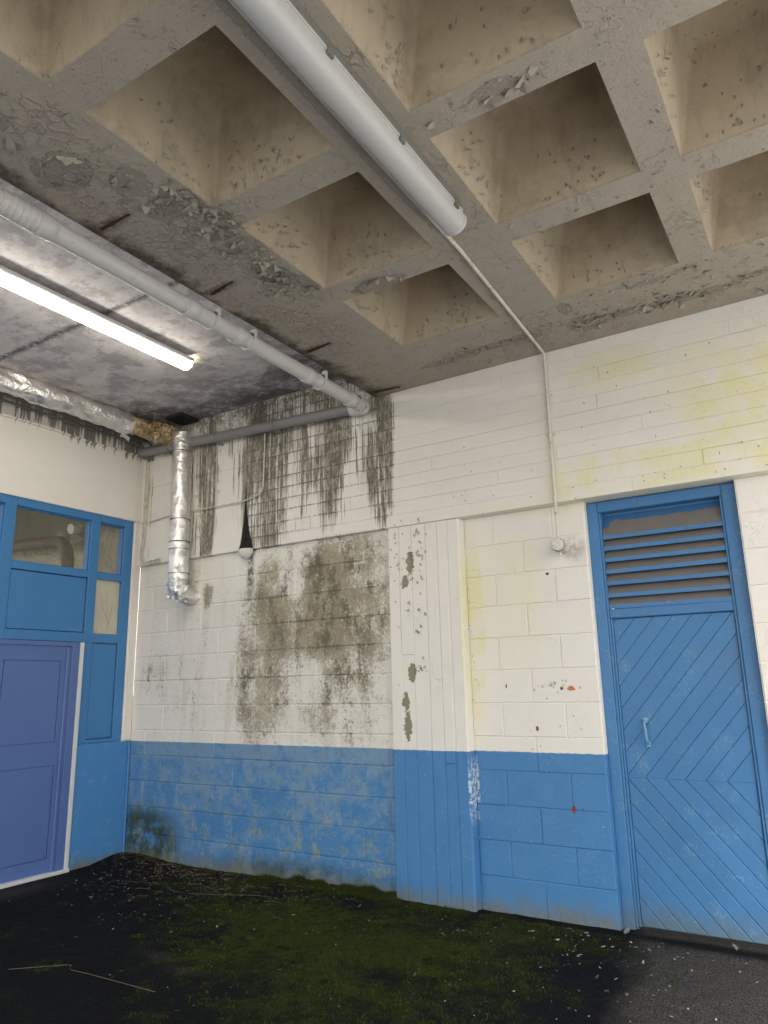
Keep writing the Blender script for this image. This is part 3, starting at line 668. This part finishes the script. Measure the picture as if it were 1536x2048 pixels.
m_.add([(x0, FY + .104, 2.478), (x1, FY + .104, 2.478), (x1, FY + .1041, 2.625), (x0, FY + .1041, 2.625)], [(0, 1, 2, 3)], 0)
m_.add([(x0, FY + .085, 2.625), (x1, FY + .085, 2.625), (x1, FY + .085, 2.66), (x0, FY + .085, 2.66)], [(0, 1, 2, 3)], 0)
m_.obj("louvre_board", [MA['doorblue'], MA['louvre']], door)
# chevron boards
VZ, VX, PX, SL = .893, 4.635, .119, 1.163
rect = [(4.644, .022), (5.392, .022), (5.392, 1.902), (4.644, 1.902)]
# upper boards lie between lines z = VZ + SL*(x-x_k)  with x_k = VX + k*PX
for k in range(-8, 6):
    xa, xb = VX + k * PX, VX + ((k + 1) if k < 5 else 99) * PX
    for sgn in (1, -1):
        p = clip(rect, 0, -sgn, -sgn * VZ + .0024)                       # above / below the vertex line
        # region right of line a and left of line b:  x - x_k >= sgn*(z-VZ)/SL
        p = clip(p, -1, sgn / SL, -xa + sgn * VZ / SL) if len(p) > 2 else p
        p = clip(p, 1, -sgn / SL, xb - sgn * VZ / SL) if len(p) > 2 else p
        if len(p) < 3: continue
        ar = abs(sum(p[i - 1][0] * p[i][1] - p[i][0] * p[i - 1][1] for i in range(len(p)))) / 2
        if ar < .0004: continue
        if sum(p[i - 1][0] * p[i][1] - p[i][0] * p[i - 1][1] for i in range(len(p))) < 0: p = p[::-1]
        q = poly_inset(p, .0006 if sgn > 0 else .0011)
        if abs(sum(q[i - 1][0] * q[i][1] - q[i][0] * q[i - 1][1] for i in range(len(q)))) < .0003: continue
        m_ = MB(); plate(m_, q, 'y', FY + .030 + random.uniform(-.0012, .0012), FY + .05, .0028 if sgn > 0 else .0045); m_.obj("board", MA['doorblue'], door)
m_ = MB(); hp = fillet([(4.790, FY + .032, 1.245), (4.788, FY - .012, 1.235), (4.797, FY - .012, 1.112), (4.797, FY + .032, 1.102)], .02, 5); tube(m_, hp, .009, 10)
plate(m_, [(4.776, 1.228), (4.804, 1.228), (4.804, 1.262), (4.776, 1.262)], 'y', FY + .018, FY + .04, .002)
plate(m_, [(4.783, 1.080), (4.811, 1.080), (4.811, 1.114), (4.783, 1.114)], 'y', FY + .018, FY + .04, .002); m_.obj("pull_handle", MA['handle'], door)
m_ = MB(); tube(m_, [(4.70, FY + .036, 1.125), (4.70, FY + .020, 1.125)], .016, 18); m_.obj("lock_escutcheon", MA['doorblue'], door)
m_ = MB(); m_.box(4.537, 5.496, .12, .25, 0.001, .02); m_.obj("threshold", MA['hole'], door)

# ------------------------------------------------------------------ side wall, blue screen, violet door
side = thing("side_wall", (0, -3.3, 0), "white rendered side wall over the blue screen with black drips under the duct", "wall")
def smem(parent, name, y0, y1, z0, z1, f, b, mat, ch=.004):
    m_ = MB(); plate(m_, [(y0, z0), (y1, z0), (y1, z1), (y0, z1)], 'x', f, b, ch); return m_.obj(name, mat, parent)
m_ = MB(); plate(m_, [(-6.9, 3.172), (-.0, 3.172), (-.0, 3.862), (-6.9, 3.862)], 'x', .02, -.2, .006); m_.obj("lintel_band", MA['board'], side)
m_ = MB(); m_.box(-.2, 0.006, -6.9, 0, 3.862, 4.3); m_.obj("upper_band", MA['board'], side)
m_ = MB(); plate(m_, [(-.118, 1.036), (-.0125, 1.036), (-.0125, 3.17), (-.118, 3.17)], 'x', .016, -.2, .012); m_.obj("corner_pier", MA['block'], side)
m_ = MB(); tube(m_, [Vector((.03, -6.9 + 6.85 * t, 3.862 + .006 * math.sin(t * 40))) for t in np.linspace(0, 1, 60)], .012, 8); m_.obj("ledge_bead", MA['board'], side)

scr = thing("blue_screen", (0, -1.5, 0), "blue painted timber screen with high dusty windows in the corner", "window wall")
b_ = -.10
vm = [(-6.9, -6.8), (-5.6, -5.5), (-4.2, -4.1), (-2.85, -2.75), (-1.465, -1.363), (-.603, -.507), (-.222, -.120)]
for i, (a, b) in enumerate(vm):
    z0 = 1.042 if a > -1 else 1.945
    if a == -.603: z0 = 1.945
    smem(scr, "mullion", a, b, z0, 3.172, .0, b_, MA['screen'])
for a, b in zip(vm, vm[1:]):
    y0, y1 = a[1] + .0005, b[0] - .0005
    for z0, z1 in ((3.098, 3.172), (2.545, 2.612), (1.945, 2.032)):
        smem(scr, "transom", y0, y1, z0, z1, .0015, b_, MA['screen'])
    narrow = y1 - y0 < .4
    # glass row
    smem(scr, "pane", y0, y1, 2.612, 3.098, -.045, -.050, MA['glass'], .0003)
    m_ = MB()
    for q0, q1, r0, r1 in ((y0, y0 + .012, 2.612, 3.098), (y1 - .012, y1, 2.612, 3.098), (y0 + .012, y1 - .012, 2.612, 2.624), (y0 + .012, y1 - .012, 3.086, 3.098)):
        plate(m_, [(q0, r0), (q1, r0), (q1, r1), (q0, r1)], 'x', -.025, -.044, .002)
    m_.obj("glazing_bead", MA['screen'], scr)
    if narrow:
        smem(scr, "obscured_pane", y0, y1, 2.032, 2.545, -.030, -.036, MA['frost'], .0003)
    else:
        smem(scr, "panel", y0 + .006, y1 - .006, 2.038, 2.539, -.014, b_, MA['screen'], .004)
# right-hand lower bay: stile, recessed moulded panel, plinth
smem(scr, "stile", -.640 + .04, -.505, 1.042, 1.944, .0005, b_, MA['screen'])
smem(scr, "rail", -.504, -.223, 1.042, 1.075, .0015, b_, MA['screen'])
smem(scr, "panel", -.498, -.229, 1.081, 1.938, -.010, b_, MA['screen'], .005)
smem(scr, "plinth", -.600, -.040, .0, 1.040, .006, b_, MA['plinth'], .004)
m_ = MB(); plate(m_, [(-.039, 0), (-.013, 0), (-.013, 1.034), (-.039, 1.034)], 'x', .022, -.05, .01); m_.obj("corner_bead", MA['screen'], scr)
# beyond the frame, more screen below
smem(scr, "panel", -6.8, -1.72, 0.0, 1.944, -.012, b_, MA['screen'], .004)

vd = thing("violet_door", (0, -1.15, 0), "violet blue panelled door with white edging strip in the blue screen", "door")
smem(vd, "edging_strip", -.640, -.602, .0, 1.942, .020, b_, MA['trim'], .003)
smem(vd, "frame_jamb", -.715, -.641, .0, 1.942, .010, b_, MA['violet'], .004)
smem(vd, "frame_jamb", -.735, -.7155, .0, 1.90, .002, b_, MA['violet'], .003)
smem(vd, "frame_head", -1.705, -.7155, 1.903, 1.942, .010, b_, MA['violet'], .004)
smem(vd, "frame_jamb", -1.719, -1.706, .0, 1.942, .010, b_, MA['violet'], .004)
m_ = MB(); tube(m_, [(-.000, -.752, .03), (-.000, -.752, 1.895)], .013, 14); m_.obj("leaf_edge_roll", MA['violet'], vd)
smem(vd, "sill", -1.705, -.602, .0, .028, .040, b_, MA['trim'], .004)
# leaf as a flat door with two panels cut by v grooves
def grooved(parent, name, y0, y1, z0, z1, f, panels, mat, gw=.007, gd=.012):
    ysx = sorted({y0, y1, *[v for p in panels for v in (p[0], p[0] + gw, p[1] - gw, p[1])]}); zsx = sorted({z0, z1, *[v for p in panels for v in (p[2], p[2] + gw, p[3] - gw, p[3])]})
    def dep(y, z):
        for (a, b, c, d) in panels:
            if a <= y <= b and c <= z <= d and not (a + gw < y < b - gw and c + gw < z < d - gw): return gd
        return 0.
    m_ = MB()
    cells = {}
    for i in range(len(ysx) - 1):
        for j in range(len(zsx) - 1):
            ym, zm = (ysx[i] + ysx[i + 1]) / 2, (zsx[j] + zsx[j + 1]) / 2; d = dep(ym, zm); cells[i, j] = d
            m_.add([(f - d, ysx[i], zsx[j]), (f - d, ysx[i + 1], zsx[j]), (f - d, ysx[i + 1], zsx[j + 1]), (f - d, ysx[i], zsx[j + 1])], [(0, 1, 2, 3)])
    for (i, j), d in cells.items():
        if (i + 1, j) in cells and cells[i + 1, j] != d: m_.add([(f, ysx[i + 1], zsx[j]), (f, ysx[i + 1], zsx[j + 1]), (f - gd, ysx[i + 1], zsx[j + 1]), (f - gd, ysx[i + 1], zsx[j])], [(0, 1, 2, 3)])
        if (i, j + 1) in cells and cells[i, j + 1] != d: m_.add([(f, ysx[i], zsx[j + 1]), (f, ysx[i + 1], zsx[j + 1]), (f - gd, ysx[i + 1], zsx[j + 1]), (f - gd, ysx[i], zsx[j + 1])], [(0, 1, 2, 3)])
    return m_.obj(name, mat, parent)
grooved(vd, "door_leaf", -1.703, -.737, .03, 1.901, -.006, [(-1.345, -.812, 1.080, 1.776), (-1.345, -.800, .140, .890)], MA['violet'])

# room behind the windows
rm = thing("indoor_room", (-2.2, -3, 0), "dim cream room seen through the high windows", "room")
m_ = MB(); m_.box(-4.4, -.205, -.02, .1, 0, 4.1); m_.obj("indoor_end_wall", MA['indoor'], rm)
m_ = MB(); m_.box(-4.5, -4.4, -6.9, .1, 0, 2.3); m_.obj("indoor_far_wall", MA['indoor'], rm)
m_ = MB(); m_.box(-4.5, -.205, -6.9, .1, 4.0, 4.1); m_.obj("indoor_ceiling", MA['inceil'], rm)
ip = thing("lagged_pipe", (-1.4, -.3, 3.0), "brown lagged pipe with an elbow behind the wide window", "pipe")
m_ = MB(); tube(m_, fillet([(-3.6, -.3, 3.20), (-.80, -.3, 3.05), (-.74, -.3, 2.2)], .22, 12), .062, 18); m_.obj("pipe_run", MA['lag'], ip)
m_ = MB(); tube(m_, [(-.90, -.12, 3.22), (-.90, -.22, 3.20)], .055, 18); m_.obj("pale_fitting", MA['bulk'], ip)
# cobweb threads
cw = MB()
for (y0, y1, z0, z1, n) in ((-1.35, -.62, 2.63, 2.9, 22), (-.5, -.23, 2.65, 3.06, 8), (-.49, -.225, 2.05, 2.5, 5)):
    for _ in range(n):
        a = Vector((-.022, random.uniform(y0, y1), random.uniform(z0, z0 + .1))); b = Vector((-.02, random.uniform(y0, y1), random.uniform(z0, z1)))
        pts = [a.lerp(b, t) + Vector((0, 0, -.05 * math.sin(math.pi * t))) for t in np.linspace(0, 1, 6)]; tube(cw, pts, .0009, 3, False)
cw.obj("cobwebs", MA['twig'], scr, kind='stuff', label="fine sagging cobweb threads")

# ------------------------------------------------------------------ pipes and ducts
p1 = thing("soil_pipe", (2.77, -3.3, 3.77), "pale grey plastic soil pipe clipped along the slab edge", "pipe")
A, B = Vector((2.81, -6.8, 3.835)), Vector((2.81, -.12, 3.775))
def onp(y): return A.lerp(B, (y - A.y) / (B.y - A.y))
m_ = MB(); tube(m_, line(A, B, 20), .055, 24); m_.obj("pipe_run", MA['pipe'], p1)
for y in (-3.02, -2.02 - .02, -1.62, -.86, -.30):                # sockets
    m_ = MB(); tube(m_, [onp(y - .05), onp(y - .048), onp(y + .04), onp(y + .045)], .06, 24, rf=lambda t, a, p: .0615 if 0 < t < 1 else .0555); m_.obj("socket", MA['pipe'], p1)
m_ = MB()
for k in range(6): tube(m_, [onp(-3.25 + k * .032 + j * .006) for j in range(4)], .06, 24, rf=lambda t, a, p: .064 - .004 * abs(t - .5) * 2, caps=False)
tube(m_, [onp(-3.27), onp(-3.05)], .0605, 24); m_.obj("ribbed_coupling", MA['pipe'], p1)
for y in (-1.86, -1.52, -.72, -.22):
    m_ = MB(); c0 = onp(y); ring(m_, c0, (0, 1, 0), .0645, .022, 24)
    m_.box(c0.x + .03, c0.x + .07, c0.y - .011, c0.y + .011, c0.z + .02, H + .01 if False else 3.855)
    m_.obj("pipe_clip", MA['pipe'], p1)
m_ = MB(); tube(m_, fillet([B + Vector((0, -.06, 0)), B + Vector((0, .0, 0)), (2.81, -.125, 3.762), (2.70, -.125, 3.772)], .055, 8), .062, 22); m_.obj("elbow", MA['pipe'], p1)
p2 = thing("waste_pipe", (1.3, -.125, 3.85), "dark grey waste pipe running level across the stained wall", "pipe")
C0, C1 = Vector((.04, -.125, 3.895)), Vector((2.71, -.125, 3.775))
m_ = MB(); tube(m_, line(C0, C1, 16), .048, 20); m_.obj("pipe_run", MA['pipedark'], p2)
for t in (.015, .16, .41, .68):
    m_ = MB(); c0 = C0.lerp(C1, t); ring(m_, c0, C1 - C0, .054, .022, 20); m_.box(c0.x - .008, c0.x + .012, -.125, BM, c0.z - .065, c0.z - .045); m_.obj("pipe_clip", MA['pipedark'], p2)

def wrinkle(r, amp, sc, so=0.):
    return lambda t, a, p: r + amp * mn.fractal(Vector((math.cos(a) * 1.5 + so, math.sin(a) * 1.5, p.y * sc + p.z * sc + p.x * sc)), .8, 2, 4)
d1 = thing("ceiling_duct", (.38, -3.3, 4.0), "crumpled foil wrapped duct running along the side wall ceiling", "duct")
m_ = MB(); tube(m_, line((.38, -6.8, 4.015), (.38, -.55, 4.015), 260), .095, 28, rf=wrinkle(.095, .028, 5)); m_.obj("foil_wrap", MA['foil'], d1)
m_ = MB()
for k in range(160):
    t = random.random() ** .8; y = -.55 + .37 * t; c0 = Vector((.38 + .22 * t, y, 4.01 - .03 * t * t)); an = random.uniform(0, 6.28)
    q = c0 + Vector((math.cos(an), 0, math.sin(an))) * random.uniform(.03, .085)
    flake(m_, q.x, q.y, min(q.z, 4.115), random.uniform(0, 6.3), .05, .05, .5)
tube(m_, fillet([(.38, -.57, 4.01), (.40, -.25, 4.0), (.60, -.19, 3.96)], .16, 12), .07, 20, rf=wrinkle(.082, .05, 22)); m_.obj("exposed_insulation", MA['foam'], d1)
m_ = MB(); flake(m_, .28, -.56, 3.93, 1.2, .14, .12, .5); m_.obj("torn_foil", MA['foil'], d1)
d2 = thing("drop_duct", (.72, -.18, 2.3), "silver foil wrapped duct dropping down the wall and bending into it", "duct")
DX, DY = .745, -.175
m_ = MB(); tube(m_, line((DX, DY, 2.50), (DX - .035, DY, 3.95), 130), .092, 30, rf=wrinkle(.091, .008, 12, 3)); m_.obj("foil_wrap", MA['foilsmooth'], d2)
for zz, ww in ((3.76, .004), (3.08, .006), (2.86, .010), (2.79, .005), (2.56, .004)):
    m_ = MB(); ring(m_, (DX - (zz - 2.5) * .024, DY, zz), (0, 0, 1), .0965, ww, 30); m_.obj("tape_band", MA['cable'], d2)
m_ = MB(); tube(m_, fillet([(DX, DY, 2.51), (DX, DY, 2.40), (DX + .03, .02, 2.36)], .11, 12), .09, 28, rf=wrinkle(.085, .03, 22, 7)); m_.obj("foil_elbow", MA['foilsmooth'], d2)
m_ = MB()
for _ in range(14): flake(m_, DX + random.gauss(0, .05), DY - .03 + random.gauss(0, .03), 2.355 + random.gauss(0, .02), random.uniform(0, 6.3), .05, .04, .7)
m_.obj("torn_foil", MA['foil'], d2, kind='stuff')
m_ = MB(); tube(m_, [(DX - .135, DY, 3.98), (DX - .142, DY - .01, 3.82), (DX - .13, DY - .01, 3.70)], .006, 6); m_.obj("loose_strap", MA['cable'], d2)
m_ = MB(); m_.box(.60, .82, -.30, -.08, 4.09, 4.119); m_.obj("sleeve_hole", MA['hole'], d2)

# cables and conduits
def cable(name, label, cat, pts, r, mat, fr=.03, extra=None):
    m_ = MB(); tube(m_, fillet(pts, fr, 5), r, 8)
    o = m_.obj(name, mat, None); tag(o, label, cat); return o
cable("cable", "thick dark cable tucked under the foil duct, turning down the corner", "cable", [(.10, -6.8, 3.96), (.10, -.30, 3.96), (.12, -.12, 3.93), (.13, -.08, 3.80)], .013, MA['cable'], .06)
cable("cable", "upper of the two grey cables along the side wall", "cable", [(.13, -6.8, 4.02), (.13, -.25, 4.02), (.17, -.10, 3.98), (.18, -.08, 3.80)], .011, MA['cable'], .06)
cable("cable", "thin cream cable passing behind the foil duct, then curving up the stained wall", "cable", [(.02, -.13, 3.17), (.1, -.07, 3.15), (.493, -.07, 3.184), (.88, -.07, 3.18), (1.45, -.07, 3.175), (1.68, -.07, 3.22), (1.69, -.07, 3.85)], .006, MA['conduit'], .09)
for i, dx in enumerate((0, .028)):
    cable("conduit", ("left" if i == 0 else "right") + " one of the paired cream conduits in the wall corner", "conduit",
          [(.085 + dx, -.072, 3.84), (.085 + dx, -.072, 3.05), (.055 + dx, -.072, 2.80 + dx), (.11 + dx, -.072, 2.715 + dx), (.36, -.072, 2.735 + dx)], .008, MA['conduit'], .05)
cd = thing("wall_conduit", (4.36, BM, 2.4), "cream conduit from the ceiling rib down to a round box beside the blue door", "conduit")
m_ = MB(); tube(m_, fillet([(4.452, -4.5, 3.843), (4.445, -1.6, 3.845), (4.380, -.075, 3.843), (4.376, -.068, 3.75), (4.373, -.068, 2.46)], .035, 6), .0115, 10); m_.obj("conduit_run", MA['conduit'], cd)
m_ = MB(); tube(m_, [(4.373, .035, 2.415), (4.373, -.080, 2.415)], .046, 24); m_.obj("junction_box", MA['conduit'], cd)
m_ = MB(); ring(m_, (4.373, -.081, 2.415), (0, 1, 0), .0475, .004, 28); m_.obj("box_gasket", MA['cable'], cd)
m_ = MB(); tube(m_, [(4.373, -.083, 2.415), (4.373, -.100, 2.415), (4.373, -.103, 2.415)], .042, 28, rf=lambda t, a, p: .044 if t < .9 else .038); tube(m_, [(4.373, -.05, 2.38), (4.373, -.05, 2.345)], .014, 12); tube(m_, [(4.41, -.05, 2.415), (4.435, -.05, 2.415)], .014, 12); m_.obj("box_lid", MA['bulk'], cd)
for zz in (3.22,):
    m_ = MB(); m_.box(4.345, 4.405, -.058, BM, zz - .01, zz + .01); tube(m_, [(4.375, -.068, zz - .01), (4.375, -.068, zz + .01)], .0145, 10); m_.obj("saddle", MA['conduit'], cd)
m_ = MB(); m_.box(4.30, 4.322, .045, IR + .004, 2.42, 2.70); m_.obj("old_conduit_chase", MA['blockr'], cd)
# broken bulkhead lamp
bl_ = thing("bulkhead_lamp", (1.47, -.06, 2.66), "small white half round bulkhead lamp under the black soot plume", "lamp")
m_ = MB()
vs = []; fs = []; NU, NV = 14, 6
for i in range(NU + 1):
    a = math.pi + math.pi * i / NU
    for j in range(NV + 1):
        e = math.pi / 2 * j / NV; vs.append((1.475 + .082 * math.cos(a) * math.cos(e), BM - .002 - .06 * math.sin(e), 2.725 + .088 * math.sin(a) * math.cos(e)))
for i in range(NU):
    for j in range(NV): q = i * (NV + 1) + j; fs.append((q, q + 1, q + NV + 2, q + NV + 1))
m_.add(vs, fs, 0, True); m_.obj("bowl", MA['bulk'], bl_)
m_ = MB(); m_.add([(1.475 + .078 * math.cos(a), BM - .002 - .057 * math.sin(a), 2.722) for a in np.linspace(0, math.pi, 14)], [tuple(range(14))]); m_.obj("broken_top", MA['hole'], bl_)

# tube lamps
def lamp(name, label, x, z, y0, y1, w, dep, mat, top, batten=True, clips=True):
    t = thing(name, (x, y1, z), label, "lamp")
    prof = [(w / 2 * math.cos(a), -dep * (abs(math.sin(a)) ** .8)) for a in np.linspace(0, math.pi, 17)]
    vs = []; ysn = line((0, y0, 0), (0, y1 - .012, 0), 12) + [Vector((0, y1 - .004, 0)), Vector((0, y1, 0))]
    for i, q in enumerate(ysn):
        s = 1 if i < 12 else (.985 if i == 12 else .93)
        vs += [(x + a * s, q.y, z + b * s) for a, b in prof]
    n = len(prof); fs = [(i * n + k, (i + 1) * n + k, (i + 1) * n + k + 1, i * n + k + 1) for i in range(len(ysn) - 1) for k in range(n - 1)]
    m_ = MB(); m_.add(vs, fs, 0, True); m_.add(vs[-n:], [tuple(range(n))]); m_.add(vs[:n], [tuple(range(n))[::-1]]); m_.obj("diffuser", mat, t)
    m_ = MB(); plate(m_, [(x - w / 2 + .012, 0), (x + w / 2 - .012, 0), (x + w / 2 - .012, 1), (x - w / 2 + .012, 1)], 'y', 0, 1, 0) if False else m_.box(x - w / 2 + (.01 if mat != MA['lit'] else -.016), x + w / 2 - (.01 if mat != MA['lit'] else -.016), y0, y1 - .02, z + .001, (top if mat != MA['lit'] else z + .03) - .001)
    cap = [(x + a * 1.02, z + b * 1.03) for a, b in prof]; mc = MB(); nC_ = len(cap)
    mc.add([(a, y1 - .022, b) for a, b in cap] + [(a, y1 + .004, b) for a, b in cap], [tuple(range(nC_)), tuple(range(nC_, 2 * nC_))[::-1]] + [(k, k + nC_, k + 1 + nC_, k + 1) for k in range(nC_ - 1)]); mc.obj("end_cap", MA['opal'] if mat != MA['lit'] else MA['conduit'], t)
    m_.obj("batten", MA['batten'] if mat != MA['lit'] else MA['trim'], t, bevel=.003)
    for s in (-1, 1):
        m_ = MB(); m_.box(x + s * (w / 2 - .002), x + s * (w / 2 + .006), y0, y1 - .05, z - .004, z + .008); m_.obj("lip", MA['pipe'] if mat != MA['lit'] else MA['trim'], t)
    if clips:
        yy = y1 - .12
        while yy > y0:
            m_ = MB(); m_.box(x + w / 2 - .004, x + w / 2 + .012, yy - .018, yy + .018, z - .02, z + .014); m_.obj("clip", MA['batten'], t); yy -= .52
    return t
lamp("tube_lamp", "long unlit tube lamp with grey opal diffuser under the waffle rib", 4.575, 3.775, -4.6, -1.93, .135, .075, MA['opal'], H)
lamp("tube_lamp", "lit tube lamp glowing under the damp slab", 1.765, 4.062, -3.6, -1.08, .118, .052, MA['lit'], 4.12, clips=False)
m_ = MB(); m_.box(4.452, 4.498, -4.6, -1.80, 3.835, H - .001); o = m_.obj("cable_tray", MA['batten'], None, bevel=.002); tag(o, "dark steel cable tray beside the unlit lamp", "tray")

# ------------------------------------------------------------------ floor litter
def gz(x, y): return ground_h(x, y)
ms = MB(); vs = []; fs = []
def blade(x, y, h, w):
    z = gz(x, y) - .002; a = random.uniform(0, 6.28); lx, ly = random.gauss(0, .5) * h, random.gauss(0, .5) * h; k = len(vs)
    vs.extend([(x - w * math.cos(a), y - w * math.sin(a), z), (x + w * math.cos(a), y + w * math.sin(a), z), (x + lx, y + ly, z + h)]); fs.append((k, k + 1, k + 2))
cnt = 0
while cnt < 52000:
    x, y = random.uniform(.5, 5.0), random.uniform(-2.4, -.02)
    if random.random() < moss_at(x, y) * (.6 + .8 * nz(x, y, 14, 6)): blade(x, y, random.uniform(.005, .016), random.uniform(.0012, .0034)); cnt += 1
for _ in range(13000):
    x = random.gauss(2.55, .55) if random.random() < .75 else random.uniform(.1, 4.6); y = IL - abs(random.gauss(0, .035)) - .004
    if .05 < x < 4.6:
        if x > 2.98: y -= .055
        t = max(0, mn.noise(Vector((x * 6, 1, 2))) + .35) * (1.8 if 1.7 < x < 3.05 else .6); blade(x, y, random.uniform(.012, .05) * t + .004, random.uniform(.001, .003))
ms.add(vs, fs); ms.obj("moss_tufts", MA['moss'], None, (0, 0, 0), kind='stuff', label="green moss and small weeds on the asphalt and wall base")
ch = MB()
def chip(mb, x, y, s, asp=1.):
    z = gz(x, y) + .002; a = random.uniform(0, 6.28); n = random.randint(4, 6); tx, ty = random.gauss(0, .25), random.gauss(0, .25)
    top = []
    for k in range(n):
        b = 2 * math.pi * k / n + random.uniform(-.3, .3); r = s * random.uniform(.6, 1.1); u, v = r * math.cos(b) * asp, r * math.sin(b)
        px, py = u * math.cos(a) - v * math.sin(a), u * math.sin(a) + v * math.cos(a); top.append((x + px, y + py, z + px * tx + py * ty + s * .25))
    bot = [(p[0], p[1], p[2] - .0015) for p in top]
    mb.add(top + bot, [tuple(range(n))] + [(i, i + n, (i + 1) % n + n, (i + 1) % n) for i in range(n)])
for _ in range(190): chip(ch, random.uniform(.4, 5.6), -abs(random.gauss(0, .9)) - .08, random.choice((.0012, .002, .003, .0045)), random.uniform(1, 2.5))
for _ in range(34): chip(ch, random.gauss(4.3, .42), -abs(random.gauss(.12, .2)) - .06, random.uniform(.003, .010), random.uniform(1, 2.8))
for _ in range(160): chip(ch, random.gauss(1.2, .9), -abs(random.gauss(.2, .5)) - .05, random.uniform(.0025, .006), random.uniform(1, 2.5))
for _ in range(34): chip(ch, random.uniform(4.5, 5.8), random.uniform(-1.4, -.12), random.uniform(.002, .006), random.uniform(1, 2.))
ch.obj("paint_chips", MA['chip'], None, (0, 0, 0), kind='stuff', label="pale fallen paint chips and grit on the asphalt")
lt = MB()
for _ in range(1100):
    x, y = (random.uniform(1.0, 5.2), -abs(random.gauss(.2, .9)) - .05) if random.random() < .18 else (random.gauss(.5, .55), -abs(random.gauss(0, .16)) - .03) if random.random() < .5 else (random.gauss(1.3, .7), -abs(random.gauss(0, .35)) - .03)
    if x > .05: chip(lt, x, y, random.uniform(.003, .009), random.uniform(1, 3))
lt.obj("leaf_litter", MA['litter'], None, (0, 0, 0), kind='stuff', label="brown leaf crumbs heaped in the corner")
tw = MB()
for _ in range(95):
    x, y = random.gauss(1.1, .75), -abs(random.gauss(.0, .38)) - .04
    if x < .06: continue
    a = random.gauss(.15, .35); L_ = random.uniform(.03, .13); p = Vector((x, y, gz(x, y) + .004)); q = p + Vector((math.cos(a) * L_, math.sin(a) * L_, 0))
    if q.y > -.03: continue
    q.z = gz(q.x, q.y) + .005; tube(tw, [p, p.lerp(q, .5) + Vector((0, random.uniform(-.005, .005), .002)), q], random.uniform(.0006, .0013), 4, False)
tw.obj("straw_litter", MA['twig'], None, (0, 0, 0), kind='stuff', label="thin dry stalks scattered in the corner")
TW = [("long bent dry twig on the dark asphalt at the lower left", [(1.75, -2.18), (2.0, -1.95), (2.05, -2.02), (2.22, -2.0), (2.72, -1.99)]),
      ("pale curved twig lying on the moss near the blue wall", [(1.50, -.62), (1.75, -.55), (1.98, -.42), (2.12, -.40)])]
for lb, pts in TW:
    m_ = MB(); P3 = [Vector((x, y, gz(x, y) + .006)) for x, y in pts]; tube(m_, fillet(P3, .06, 4), .0012, 6); o = m_.obj("twig", MA['twig'], None); tag(o, lb, "twig")
# broken stone pieces at the door foot
for lb, x, y, s in (("small white stone against the foot of the door jamb", 4.585, -.0, .02), ("torn white scrap under the chevron door", 5.18, .02, .02)):
    m_ = MB(); chip(m_, x, y, s, 1.2); v = m_.v; m_.add([(a, b, c + s * .5) for a, b, c in v[:len(v) // 2]], [tuple(range(len(v) // 2))]); n = len(v) // 3
    o = m_.obj("stone", MA['chip'], None); tag(o, lb, "stone")
